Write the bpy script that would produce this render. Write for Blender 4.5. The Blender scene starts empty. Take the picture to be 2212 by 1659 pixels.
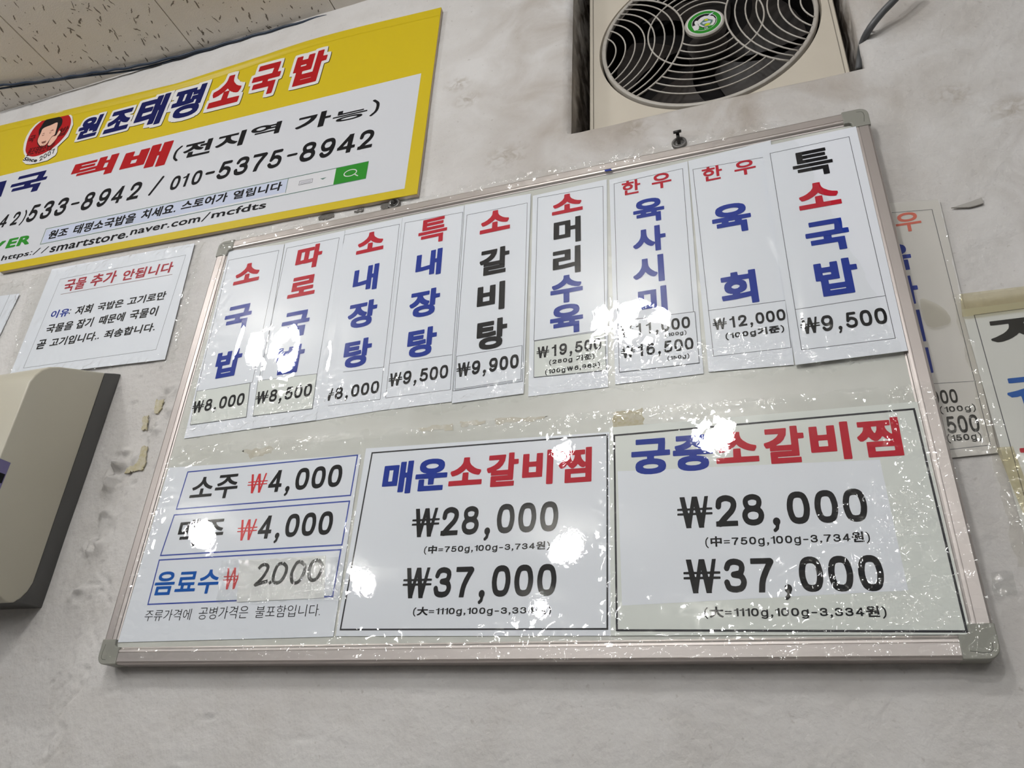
# Korean restaurant wall: menu whiteboard, banner sign, ventilation fan, notices.
import bpy, bmesh, math, random
import numpy as np
from mathutils import Vector, Matrix, geometry
random.seed(7); np.random.seed(7)
SC = bpy.context.scene
COL = SC.collection
# ------------------------------------------------------------------ camera
CAMD = 0.7346515774806833          # camera to wall, metres (wall face is y = 0, the room is y < 0)
ZC = 1.45            # camera height
H = 1.2695639279600248              # ceiling above the camera
cam = bpy.data.cameras.new('camera'); cam.sensor_fit = 'HORIZONTAL'; cam.sensor_width = 36.0
cam.lens = 1660.1018982754829 / 2212.0 * 36.0; cam.clip_start = 0.02; cam.clip_end = 60
co = bpy.data.objects.new('camera', cam); COL.objects.link(co); SC.camera = co
_r, _u, _b = [[0.9445099, 0.324923, 0.0482296], [0.1165006, -0.4686328, 0.8756774], [0.3071297, -0.8214672, -0.4804821]]
co.matrix_world = Matrix(((_r[0], _u[0], _b[0], 0.0), (_r[1], _u[1], _b[1], -CAMD), (_r[2], _u[2], _b[2], ZC), (0, 0, 0, 1)))
# ------------------------------------------------------------------ world, lamps, exposure
w = bpy.data.worlds.new('room_air'); SC.world = w; w.use_nodes = True
w.node_tree.nodes['Background'].inputs[0].default_value = (0.93, 0.97, 1.0, 1)
w.node_tree.nodes['Background'].inputs[1].default_value = 0.13
LAMPS = [(-0.34, -1.10, 0.050, 11.0), (-0.20, -1.85, 0.055, 17.0), (-1.05, -3.05, 0.075, 25.0), (-2.6, -3.6, 0.075, 18.0),
         (-2.9, -2.5, 0.055, 15.0), (-1.40, -0.98, 0.050, 11.0), (0.95, -3.3, 0.07, 18.0), (1.6, -1.35, 0.06, 3.0),
         (-0.6, -5.0, 0.07, 11.0), (0.5, -5.4, 0.07, 11.0), (-1.9, -5.2, 0.07, 11.0),
         (-0.1, -4.2, 0.05, 5.0), (-1.6, -4.4, 0.05, 5.0), (1.9, -4.6, 0.05, 5.0), (-0.9, -6.4, 0.06, 7.0), (0.9, -6.6, 0.06, 7.0), (-2.6, -6.3, 0.06, 7.0), (-0.75, -1.9, 0.03, 2.0), (0.6, -2.2, 0.03, 2.0)]
LDROP = .09          # the bulbs hang this far below the ceiling
for i, (x, y, r, p) in enumerate(LAMPS):
    L = bpy.data.lights.new('ceiling_lamp', 'POINT'); L.shadow_soft_size = r; L.energy = p*1.0
    L.color = (1.0, 0.993, 0.995)
    lo = bpy.data.objects.new('ceiling_lamp', L); COL.objects.link(lo); lo.location = (x, y, ZC+H-LDROP)
SC.view_settings.view_transform = 'Standard'; SC.view_settings.look = 'None'
SC.view_settings.exposure = -0.11; SC.view_settings.gamma = 1.0; SC.view_settings.use_curve_mapping = False
# ------------------------------------------------------------------ data measured in wall metres (x along the wall, z above the camera)
DATA = {}
DATA['sign'] = dict(d=0.006, th=-0.03169,
  texts=[('원', -1.2394, -1.1852, 1.0489, 1.1086, 'navy', 0.05, 'H'), ('조', -1.166, -1.1069, 1.0459, 1.1044, 'navy', 0.05, 'H'), ('태', -1.0948, -1.0265, 1.0374, 1.1196, 'navy', 0.05, 'H'), ('평', -1.0125, -0.9422, 1.0375, 1.1199, 'navy', 0.05, 'H'), ('소', -0.9211, -0.8539, 1.0433, 1.1225, 'signred', 0.05, 'H'), ('국', -0.8355, -0.7756, 1.0439, 1.1263, 'signred', 0.05, 'H'), ('밥', -0.7481, -0.6828, 1.0457, 1.127, 'signred', 0.05, 'H'), ('국', -1.3585, -1.2653, 0.9299, 0.9821, 'navy', 0.04, ''), ('택', -1.2026, -1.0965, 0.9326, 0.9813, 'signred', 0.05, ''), ('배', -1.0799, -0.9715, 0.9217, 0.9809, 'signred', 0.045, ''), ('(', -0.9588, -0.9445, 0.9242, 0.9609, 'black', 0.034, ''), ('전', -0.9383, -0.8778, 0.9263, 0.9624, 'black', 0.034, ''), ('지', -0.8685, -0.8098, 0.9278, 0.9638, 'black', 0.034, ''), ('역', -0.7994, -0.7391, 0.937, 0.9649, 'black', 0.034, ''), ('가', -0.7075, -0.6416, 0.9284, 0.9641, 'black', 0.034, ''), ('능', -0.6368, -0.5731, 0.9291, 0.9539, 'black', 0.034, ''), (')', -0.567, -0.5522, 0.9259, 0.963, 'black', 0.034, ''), ('4', -1.3365, -1.3177, 0.8514, 0.8823, 'black', 0.036, 'e'), ('2', -1.3055, -1.2891, 0.851, 0.8837, 'black', 0.036, 'e'), (')', -1.2807, -1.2724, 0.847, 0.8841, 'black', 0.036, 'e'), ('5', -1.2675, -1.2443, 0.8503, 0.8919, 'black', 0.036, 'e'), ('3', -1.2346, -1.2089, 0.8509, 0.894, 'black', 0.036, 'e'), ('3', -1.2, -1.1736, 0.851, 0.8938, 'black', 0.036, 'e'), ('-', -1.165, -1.1448, 0.8702, 0.8754, 'black', 0.036, 'e'), ('8', -1.1369, -1.1113, 0.8508, 0.8932, 'black', 0.036, 'e'), ('9', -1.1004, -1.0752, 0.8512, 0.8932, 'black', 0.036, 'e'), ('4', -1.0676, -1.043, 0.8515, 0.8911, 'black', 0.036, 'e'), ('2', -1.0303, -1.0057, 0.8519, 0.8929, 'black', 0.036, 'e'), ('/', -0.9825, -0.9609, 0.8526, 0.8941, 'black', 0.036, 'e'), ('0', -0.9391, -0.9202, 0.8545, 0.8864, 'black', 0.036, 'e'), ('1', -0.916, -0.904, 0.8564, 0.8861, 'black', 0.036, 'e'), ('0', -0.8947, -0.8751, 0.8558, 0.888, 'black', 0.036, 'e'), ('-', -0.8688, -0.8494, 0.8733, 0.8792, 'black', 0.036, 'e'), ('5', -0.8428, -0.8164, 0.8558, 0.896, 'black', 0.036, 'e'), ('3', -0.809, -0.782, 0.8564, 0.8975, 'black', 0.036, 'e'), ('7', -0.7763, -0.7483, 0.8569, 0.8963, 'black', 0.036, 'e'), ('5', -0.7423, -0.7168, 0.8556, 0.896, 'black', 0.036, 'e'), ('-', -0.7078, -0.6876, 0.8741, 0.8793, 'black', 0.036, 'e'), ('8', -0.6818, -0.6533, 0.8548, 0.8971, 'black', 0.036, 'e'), ('9', -0.6451, -0.6184, 0.8546, 0.896, 'black', 0.036, 'e'), ('4', -0.6128, -0.5811, 0.8548, 0.8948, 'black', 0.036, 'e'), ('2', -0.5754, -0.5498, 0.8553, 0.8958, 'black', 0.036, 'e'), ('0', -1.37, -1.3431, 0.8514, 0.8862, 'black', 0.03, 'e'), ('원조', -1.186, -1.1414, 0.7966, 0.8165, 'black', 0.032, ''), ('태평소국밥을', -1.1281, -0.9908, 0.7962, 0.8183, 'black', 0.032, ''), ('치세요.', -0.9787, -0.906, 0.799, 0.821, 'black', 0.032, ''), ('스토어가', -0.8957, -0.8042, 0.8018, 0.8222, 'black', 0.032, ''), ('열립니다', -0.7931, -0.7002, 0.8026, 0.8212, 'black', 0.032, ''), ('ER', -1.2867, -1.2289, 0.7948, 0.8171, 'green', 0.045, 'e'), ('V', -1.335, -1.2937, 0.7922, 0.8152, 'green', 0.045, 'e'), ('https://', -1.2821, -1.1721, 0.7632, 0.7798, 'black', 0.02, 'e'), ('smartstore.', -1.1655, -0.9909, 0.7639, 0.7788, 'black', 0.02, 'e'), ('naver.com/', -0.9885, -0.8282, 0.7677, 0.7855, 'black', 0.02, 'e'), ('mcfdts', -0.8241, -0.7204, 0.7708, 0.7855, 'black', 0.02, 'e'), ('국', -1.376, -1.3589, 1.077, 1.0973, 'darkred', 0.03, ''), ('밥', -1.2927, -1.2708, 1.0737, 1.0988, 'darkred', 0.03, ''), ('원조태평소국밥', -1.3585, -1.2897, 1.0367, 1.0599, 'darkred', 0.02, '')],
  quads={'panel': [(-1.4598, 1.2069), (-0.9856, 1.175), (-0.6881, 1.1876), (-0.4361, 1.1715), (-0.4316, 0.7556), (-1.248, 0.7815)], 'white': [(-1.3776, 1.0418), (-0.455, 1.0151), (-0.4533, 0.7708), (-1.2565, 0.7985)], 'letterbar': [(-1.3685, 1.0235), (-1.3479, 1.023), (-1.3418, 0.9796), (-1.3467, 0.9797)], 'bar': [(-1.1744, 0.8612), (-0.5229, 0.8432), (-0.5225, 0.8086), (-1.172, 0.826)], 'barblue': [(-1.1722, 0.8591), (-0.6661, 0.8459), (-0.6654, 0.8178), (-1.17, 0.8277)], 'green': [(-0.5789, 0.8444), (-0.5229, 0.8432), (-0.5225, 0.8086), (-0.5782, 0.8108)], 'bardiv': [(-0.6656, 0.8471), (-0.6642, 0.8161)], 'keyb': [(-0.6423, 0.8347), (-0.6185, 0.8336), (-0.6185, 0.8256), (-0.6423, 0.8265)], 'tri': [(-0.6047, 0.8302), (-0.5932, 0.8298), (-0.5995, 0.8265)], 'mag': [(-0.5635, 0.8279), (-0.5396, 0.8271), (-0.5487, 0.8346), (-0.5542, 0.8203), (-0.5427, 0.8219), (-0.5368, 0.8175)], 'logo_out': [(-1.3235, 1.1886), (-1.3329, 1.1836), (-1.3437, 1.1746), (-1.3513, 1.1613), (-1.3535, 1.1431), (-1.3507, 1.1236), (-1.3437, 1.1043), (-1.3349, 1.09), (-1.3272, 1.0815), (-1.3287, 1.0682), (-1.3153, 1.0572), (-1.3007, 1.0521), (-1.2826, 1.0502), (-1.2554, 1.0499), (-1.2394, 1.0588), (-1.2384, 1.0678), (-1.244, 1.083), (-1.2266, 1.1053), (-1.2278, 1.1389), (-1.2412, 1.166), (-1.2596, 1.183), (-1.278, 1.1922), (-1.2944, 1.1941), (-1.3095, 1.1926)], 'logo_red': [(-1.3376, 1.1058), (-1.3449, 1.1362), (-1.3414, 1.1649), (-1.3256, 1.1813), (-1.3038, 1.1869), (-1.2803, 1.1856), (-1.2592, 1.1773), (-1.2426, 1.1599), (-1.2348, 1.1389), (-1.2347, 1.1173), (-1.2427, 1.0984), (-1.2562, 1.0833), (-1.2771, 1.0736), (-1.2989, 1.0725), (-1.3177, 1.0799), (-1.33, 1.0918)], 'hair': [(-1.3133, 1.1311), (-1.3226, 1.1503), (-1.3217, 1.1611), (-1.3183, 1.1768), (-1.307, 1.1823), (-1.2884, 1.1804), (-1.2721, 1.1713), (-1.2647, 1.1612), (-1.2616, 1.1493), (-1.2631, 1.141), (-1.2646, 1.1349), (-1.2633, 1.1227), (-1.2675, 1.1207), (-1.309, 1.1331)], 'face': [(-1.3124, 1.1221), (-1.313, 1.142), (-1.3134, 1.152), (-1.3047, 1.1559), (-1.2938, 1.157), (-1.2786, 1.16), (-1.2735, 1.1508), (-1.27, 1.1333), (-1.2686, 1.1232), (-1.2741, 1.1194), (-1.2775, 1.1086), (-1.2802, 1.1009), (-1.2874, 1.0966), (-1.2945, 1.0987), (-1.3061, 1.1106)], 'hand': [(-1.275, 1.0972), (-1.2751, 1.1101), (-1.2718, 1.1187), (-1.2635, 1.1184), (-1.2606, 1.1305), (-1.2559, 1.1291), (-1.2544, 1.1232), (-1.2577, 1.1145), (-1.2574, 1.1091), (-1.2626, 1.0979), (-1.2675, 1.0929), (-1.2721, 1.0943)], 'mouth': [(-1.2977, 1.1113), (-1.2848, 1.1113), (-1.2847, 1.1054), (-1.291, 1.1046), (-1.2951, 1.1068)], 'eyes': [(-1.306, 1.1322), (-1.2979, 1.1314), (-1.3031, 1.1292), (-1.2873, 1.1331), (-1.2802, 1.1331), (-1.2853, 1.1309)], 'brows': [(-1.309, 1.1353), (-1.3029, 1.1378), (-1.2999, 1.1358), (-1.2884, 1.1378), (-1.2805, 1.1409), (-1.2773, 1.1372)]})
DATA['since'] = dict(d=0.006, th=-0.37133,
  texts=[('Since', -1.6261, -1.581, 0.5149, 0.5242, 'black', 0.03, 'e')],
  quads={})
DATA['year'] = dict(d=0.006, th=0.37921,
  texts=[('2007', -0.7965, -0.7606, 1.452, 1.4653, 'black', 0.015, 'e')],
  quads={})
DATA['strip1'] = dict(d=0.0211, th=0.04252,
  texts=[('소', -0.6767, -0.6331, 0.6668, 0.7023, 'red', 0.04, ''), ('국', -0.6772, -0.633, 0.5862, 0.6279, 'blue', 0.04, ''), ('밥', -0.6746, -0.6335, 0.5103, 0.5534, 'blue', 0.04, ''), ('₩8,000', -0.6964, -0.6148, 0.4617, 0.4799, 'black', 0.035, 'm')],
  quads={'paper': [(-0.7337, 0.7063), (-0.6308, 0.6979), (-0.6101, 0.399), (-0.7159, 0.3964)], 'border': [(-0.7249, 0.6877), (-0.6378, 0.6877), (-0.6234, 0.417), (-0.7111, 0.4152)], 'div': [(-0.7164, 0.4658), (-0.6284, 0.4679)], 'patch': [(-0.7161, 0.4656), (-0.6313, 0.4672), (-0.6246, 0.4168), (-0.7114, 0.4152)]})
DATA['strip2'] = dict(d=0.0214, th=0.02582,
  texts=[('따', -0.5859, -0.544, 0.6579, 0.6995, 'red', 0.04, ''), ('로', -0.5881, -0.5449, 0.6109, 0.6453, 'red', 0.04, ''), ('국', -0.5878, -0.5448, 0.5447, 0.5861, 'blue', 0.04, ''), ('밥', -0.5841, -0.5433, 0.488, 0.5315, 'blue', 0.04, ''), ('₩8,500', -0.6045, -0.5215, 0.4488, 0.4672, 'black', 0.035, 'm')],
  quads={'paper': [(-0.6294, 0.6983), (-0.5308, 0.7001), (-0.5194, 0.4003), (-0.6098, 0.3988)], 'border': [(-0.6242, 0.6884), (-0.5379, 0.6885), (-0.5272, 0.417), (-0.6143, 0.4168)], 'div': [(-0.6186, 0.469), (-0.5304, 0.4669)], 'patch': [(-0.6191, 0.4688), (-0.5304, 0.4667), (-0.5272, 0.417), (-0.6143, 0.4168)]})
DATA['strip3'] = dict(d=0.0208, th=0.03718,
  texts=[('소', -0.4811, -0.4394, 0.6697, 0.7049, 'red', 0.04, ''), ('내', -0.4791, -0.4421, 0.6038, 0.6465, 'blue', 0.04, ''), ('장', -0.4796, -0.4377, 0.5462, 0.5874, 'blue', 0.04, ''), ('탕', -0.4779, -0.4387, 0.4867, 0.5283, 'blue', 0.04, ''), ('₩8,000', -0.5025, -0.4216, 0.4441, 0.4613, 'black', 0.035, 'm')],
  quads={'paper': [(-0.5309, 0.7009), (-0.4414, 0.7028), (-0.4312, 0.4035), (-0.5194, 0.4003)], 'border': [(-0.5305, 0.6919), (-0.4445, 0.6918), (-0.4343, 0.4189), (-0.5191, 0.4186)], 'div': [(-0.5215, 0.465), (-0.4361, 0.4638)]})
DATA['strip4'] = dict(d=0.0211, th=0.02752,
  texts=[('특', -0.394, -0.3522, 0.657, 0.7004, 'red', 0.04, ''), ('내', -0.3929, -0.3561, 0.6029, 0.6455, 'blue', 0.04, ''), ('장', -0.396, -0.3544, 0.5404, 0.5822, 'blue', 0.04, ''), ('탕', -0.3935, -0.3544, 0.4815, 0.5234, 'blue', 0.04, ''), ('₩9,500', -0.4137, -0.3355, 0.4458, 0.4642, 'black', 0.035, 'm')],
  quads={'paper': [(-0.4409, 0.7031), (-0.3491, 0.7017), (-0.3398, 0.4039), (-0.431, 0.4035)], 'border': [(-0.4357, 0.6918), (-0.3502, 0.6902), (-0.3428, 0.4199), (-0.4269, 0.4195)], 'div': [(-0.4279, 0.4675), (-0.345, 0.4678)]})
DATA['strip5'] = dict(d=0.0214, th=0.02639,
  texts=[('소', -0.3055, -0.264, 0.6536, 0.6893, 'red', 0.04, ''), ('갈', -0.3032, -0.2636, 0.585, 0.6264, 'black', 0.04, ''), ('비', -0.304, -0.2677, 0.5298, 0.5719, 'black', 0.04, ''), ('탕', -0.3019, -0.2635, 0.4754, 0.5177, 'black', 0.04, ''), ('₩9,900', -0.3248, -0.2478, 0.4435, 0.4624, 'black', 0.045, 'm')],
  quads={'paper': [(-0.3483, 0.7019), (-0.2551, 0.6986), (-0.2523, 0.4032), (-0.3392, 0.4016)], 'border': [(-0.3434, 0.6834), (-0.2593, 0.6836), (-0.2539, 0.4188), (-0.339, 0.4173)], 'patch': [(-0.3392, 0.4651), (-0.2562, 0.467), (-0.2553, 0.4202), (-0.3371, 0.418)], 'patchborder': [(-0.3384, 0.464), (-0.2567, 0.4663), (-0.256, 0.4215), (-0.3366, 0.4191)]})
DATA['strip6'] = dict(d=0.0208, th=0.01518,
  texts=[('소', -0.2156, -0.1756, 0.6577, 0.6888, 'red', 0.04, ''), ('머', -0.2132, -0.1784, 0.6086, 0.6487, 'black', 0.04, ''), ('리', -0.2139, -0.1791, 0.562, 0.6027, 'black', 0.04, ''), ('수', -0.2164, -0.1769, 0.521, 0.5607, 'blue', 0.04, ''), ('육', -0.2164, -0.1771, 0.4777, 0.5184, 'blue', 0.04, ''), ('₩19,500', -0.2318, -0.1563, 0.4498, 0.4649, 'black', 0.04, 'm'), ('(280g 기준)', -0.2167, -0.1646, 0.438, 0.4463, 'black', 0.045, ''), ('(100g₩6,963)', -0.2212, -0.1587, 0.4259, 0.4343, 'black', 0.045, '')],
  quads={'paper': [(-0.2524, 0.6946), (-0.1545, 0.6975), (-0.1566, 0.3991), (-0.2469, 0.399)], 'border': [(-0.2455, 0.6894), (-0.1598, 0.6871), (-0.1581, 0.4165), (-0.2414, 0.4165)], 'div': [(-0.2427, 0.4714), (-0.1593, 0.4729)], 'patch': [(-0.2422, 0.4703), (-0.1593, 0.471), (-0.1582, 0.4199), (-0.2409, 0.4224)]})
DATA['strip7'] = dict(d=0.0211, th=0.00571,
  texts=[('한', -0.132, -0.109, 0.6651, 0.6878, 'red', 0.022, ''), ('우', -0.0949, -0.0711, 0.6651, 0.6891, 'red', 0.022, ''), ('육', -0.1192, -0.082, 0.6159, 0.6529, 'blue', 0.04, ''), ('사', -0.1208, -0.0825, 0.5718, 0.6091, 'blue', 0.04, ''), ('시', -0.1221, -0.0867, 0.5276, 0.5657, 'blue', 0.04, ''), ('미', -0.1179, -0.0855, 0.4841, 0.5211, 'blue', 0.04, ''), ('₩11,000', -0.1397, -0.0628, 0.4597, 0.4747, 'black', 0.035, 'm'), ('(100g)', -0.0901, -0.0676, 0.4512, 0.4576, 'black', 0.045, ''), ('₩16,500', -0.139, -0.0611, 0.4324, 0.4475, 'black', 0.035, 'm'), ('(150g)', -0.0893, -0.0665, 0.4217, 0.4282, 'black', 0.045, '')],
  quads={'paper': [(-0.1514, 0.6954), (-0.0541, 0.6998), (-0.0558, 0.4017), (-0.1487, 0.4012)], 'border': [(-0.1455, 0.687), (-0.0607, 0.6896), (-0.0592, 0.4148), (-0.1438, 0.4153)], 'div': [(-0.1443, 0.4815), (-0.0611, 0.4796)], 'patch': [(-0.1443, 0.4809), (-0.0597, 0.4791), (-0.0592, 0.4148), (-0.1438, 0.4153)]})
DATA['strip8'] = dict(d=0.0214, th=0.01272,
  texts=[('한', -0.0299, -0.0067, 0.6615, 0.6838, 'red', 0.022, ''), ('우', 0.0072, 0.0313, 0.6598, 0.6824, 'red', 0.022, ''), ('육', -0.0247, 0.0181, 0.5776, 0.6206, 'blue', 0.04, ''), ('회', -0.0238, 0.014, 0.4799, 0.5235, 'blue', 0.04, ''), ('₩12,000', -0.0363, 0.0372, 0.4526, 0.4667, 'black', 0.035, 'm'), ('(100g기준)', -0.0247, 0.0338, 0.4378, 0.4477, 'black', 0.045, '')],
  quads={'paper': [(-0.0532, 0.6999), (0.0436, 0.7061), (0.0325, 0.3994), (-0.0506, 0.4028)], 'border': [(-0.0486, 0.6845), (0.0384, 0.6814), (0.0322, 0.4195), (-0.0442, 0.4205)], 'div': [(-0.0456, 0.4781), (0.0332, 0.4773)]})
DATA['strip9'] = dict(d=0.025, th=0.00303,
  texts=[('특', 0.064, 0.1064, 0.6348, 0.6745, 'black', 0.04, ''), ('소', 0.0634, 0.1068, 0.5893, 0.625, 'red', 0.04, ''), ('국', 0.0646, 0.1078, 0.5282, 0.5705, 'blue', 0.04, ''), ('밥', 0.067, 0.1081, 0.4721, 0.5167, 'blue', 0.04, ''), ('₩9,500', 0.0451, 0.1253, 0.4307, 0.4497, 'black', 0.035, 'm')],
  quads={'paper': [(0.032, 0.6952), (0.1355, 0.6972), (0.1351, 0.398), (0.0336, 0.397)], 'border': [(0.0404, 0.6822), (0.1261, 0.6837), (0.1269, 0.4133), (0.0415, 0.4132)], 'div': [(0.0411, 0.4618), (0.1268, 0.4636)]})
DATA['drinks'] = dict(d=0.0208, th=5e-05,
  texts=[('소주', -0.6823, -0.6133, 0.3083, 0.3391, 'black', 0.02, ''), ('₩', -0.599, -0.5712, 0.3115, 0.3362, 'red2', 0.012, ''), ('4,000', -0.5687, -0.4696, 0.3106, 0.3383, 'black', 0.035, 'm'), ('맥주', -0.6851, -0.6183, 0.2505, 0.2842, 'black', 0.02, ''), ('₩', -0.5988, -0.5715, 0.2536, 0.2788, 'red2', 0.012, ''), ('4,000', -0.5695, -0.4715, 0.254, 0.2816, 'black', 0.035, 'm'), ('음료수', -0.6991, -0.6085, 0.1936, 0.2215, 'blue2', 0.022, ''), ('₩', -0.603, -0.5779, 0.1974, 0.222, 'red2', 0.012, ''), ('주류가격에', -0.7012, -0.6363, 0.1647, 0.1772, 'black', -0.009, ''), ('공병가격은', -0.6257, -0.5598, 0.165, 0.1786, 'black', -0.009, ''), ('불포함입니다.', -0.5503, -0.4686, 0.1651, 0.1778, 'black', -0.009, '')],
  quads={'paper': [(-0.7278, 0.3567), (-0.449, 0.3484), (-0.4484, 0.1439), (-0.7318, 0.1418)], 'box1': [(-0.6952, 0.348), (-0.4533, 0.3479), (-0.4542, 0.2986), (-0.6974, 0.2992)], 'box2': [(-0.6982, 0.2917), (-0.4543, 0.2917), (-0.4552, 0.2413), (-0.7024, 0.2414)], 'box3': [(-0.7024, 0.2359), (-0.4555, 0.2359), (-0.4565, 0.1853), (-0.7014, 0.1838)], 'patch': [(-0.5859, 0.2301), (-0.4732, 0.2303), (-0.4667, 0.1841), (-0.5776, 0.1827)], 'tape': [(-0.6114, 0.2305), (-0.4536, 0.2279), (-0.438, 0.1813), (-0.603, 0.1825)], 'hw0': [(-0.5574, 0.2189), (-0.5535, 0.2229), (-0.5481, 0.223), (-0.5451, 0.2198), (-0.5465, 0.2143), (-0.5512, 0.207), (-0.5571, 0.2013), (-0.5518, 0.2025), (-0.5422, 0.2048)], 'hw1': [(-0.5394, 0.2045), (-0.5375, 0.2013)], 'hw2': [(-0.527, 0.2238), (-0.5327, 0.222), (-0.5356, 0.2125), (-0.5347, 0.2052), (-0.53, 0.2021), (-0.5242, 0.2046), (-0.5205, 0.2126), (-0.5209, 0.2194), (-0.5262, 0.2241)], 'hw3': [(-0.5041, 0.2249), (-0.5089, 0.2227), (-0.5125, 0.2122), (-0.5107, 0.2038), (-0.5062, 0.2012), (-0.5005, 0.2037), (-0.497, 0.213), (-0.498, 0.2205), (-0.5037, 0.2248)], 'hw4': [(-0.4816, 0.2256), (-0.4881, 0.2232), (-0.4908, 0.2154), (-0.4894, 0.2073), (-0.4846, 0.2033), (-0.4792, 0.2055), (-0.4754, 0.2134), (-0.4755, 0.2195), (-0.4813, 0.2256)]})
DATA['spicy'] = dict(d=0.0208, th=-0.01577,
  texts=[('매', -0.4204, -0.384, 0.2894, 0.3283, 'blue', 0.04, ''), ('운', -0.3798, -0.3413, 0.2907, 0.3286, 'blue', 0.04, ''), ('소', -0.3389, -0.3001, 0.2944, 0.327, 'red', 0.04, ''), ('갈', -0.2951, -0.2594, 0.2903, 0.3286, 'red', 0.04, ''), ('비', -0.2547, -0.2208, 0.2896, 0.3285, 'red', 0.04, ''), ('찜', -0.2148, -0.1796, 0.2894, 0.328, 'red', 0.04, ''), ('₩28,000', -0.3766, -0.2133, 0.2389, 0.2707, 'black', 0.035, 'm'), ('(中=750g,100g-3,734원)', -0.3584, -0.2211, 0.2196, 0.2292, 'black', 0.032, ''), ('₩37,000', -0.3781, -0.2129, 0.1747, 0.2061, 'black', 0.035, 'm'), ('(大=1110g,100g-3,334원)', -0.3625, -0.2172, 0.1564, 0.166, 'black', 0.032, '')],
  quads={'paper': [(-0.4434, 0.3555), (-0.1542, 0.3456), (-0.1558, 0.1403), (-0.4455, 0.1443)], 'border': [(-0.4343, 0.3489), (-0.1581, 0.3427), (-0.1603, 0.1464), (-0.441, 0.1508)]})
DATA['royal'] = dict(d=0.0211, th=-0.02075,
  texts=[('궁', -0.1401, -0.1011, 0.2923, 0.331, 'blue', 0.04, ''), ('중', -0.0984, -0.0594, 0.2931, 0.3314, 'blue', 0.04, ''), ('소', -0.0568, -0.0169, 0.2988, 0.3313, 'red', 0.04, ''), ('갈', -0.0116, 0.025, 0.2951, 0.3333, 'red', 0.04, ''), ('비', 0.03, 0.0647, 0.2953, 0.3337, 'red', 0.04, ''), ('찜', 0.0712, 0.1078, 0.2955, 0.3343, 'red', 0.04, ''), ('₩28,000', -0.0961, 0.0704, 0.2354, 0.2666, 'black', 0.035, 'm'), ('(中=750g,100g-3,734원)', -0.0714, 0.0686, 0.2157, 0.2268, 'black', 0.032, ''), ('₩37,000', -0.0925, 0.075, 0.1744, 0.2056, 'black', 0.035, 'm'), ('(大=1110g,100g-3,334원)', -0.0755, 0.0722, 0.1518, 0.1626, 'black', 0.032, '')],
  quads={'paper': [(-0.1558, 0.3508), (0.1365, 0.3454), (0.1383, 0.1348), (-0.1572, 0.1403)], 'border': [(-0.1507, 0.341), (0.1298, 0.3382), (0.1313, 0.1391), (-0.1514, 0.145)], 'white': [(-0.1479, 0.3008), (0.0931, 0.2911), (0.0951, 0.1729), (-0.1462, 0.1671)]})
DATA['notice'] = dict(d=0.0015, th=-0.02027,
  texts=[('국물', -1.0898, -1.0435, 0.6857, 0.7101, 'red3', 0.026, ''), ('추가', -1.0331, -0.9797, 0.6866, 0.7115, 'red3', 0.026, ''), ('안됩니다', -0.9657, -0.8651, 0.6866, 0.7079, 'red3', 0.026, ''), ('이유', -1.0934, -1.0546, 0.6337, 0.6494, 'blue', 0.026, ''), (':', -1.054, -1.0515, 0.637, 0.6465, 'black', 0.026, ''), ('저희', -1.0402, -1.0058, 0.6322, 0.6499, 'black', 0.026, ''), ('국밥은', -0.9945, -0.9425, 0.6334, 0.649, 'black', 0.026, ''), ('고기로만', -0.934, -0.8598, 0.6343, 0.6502, 'black', 0.026, ''), ('국물을', -1.0899, -1.0339, 0.6048, 0.6216, 'black', 0.026, ''), ('잡기', -1.0259, -0.9928, 0.6042, 0.6223, 'black', 0.026, ''), ('때문에', -0.9798, -0.9296, 0.6051, 0.6223, 'black', 0.026, ''), ('국물이', -0.9191, -0.8656, 0.6051, 0.6233, 'black', 0.026, ''), ('곧', -1.0964, -1.0775, 0.5758, 0.5934, 'black', 0.026, ''), ('고기입니다..', -1.068, -0.9668, 0.5764, 0.5928, 'black', 0.026, ''), ('죄송합니다.', -0.9573, -0.8591, 0.5769, 0.5925, 'black', 0.026, '')],
  quads={'paper': [(-1.1231, 0.765), (-0.8221, 0.7554), (-0.8094, 0.5396), (-1.1182, 0.5514)], 'border': [(-1.0927, 0.7377), (-0.8325, 0.7339), (-0.832, 0.5597), (-1.0938, 0.5655)], 'under': [(-1.0771, 0.7038), (-0.8474, 0.6991)]})
DATA['leftnote'] = dict(d=0.0012, th=0.01615,
  texts=[],
  quads={'paper': [(-1.4299, 0.7445), (-1.1789, 0.7251), (-1.1849, 0.5968), (-1.4338, 0.605)], 'line': [(-1.2018, 0.7266), (-1.204, 0.5996)], 'film': [(-1.4454, 0.7707), (-1.1725, 0.7507), (-1.1679, 0.586), (-1.4277, 0.5954)]})
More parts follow.
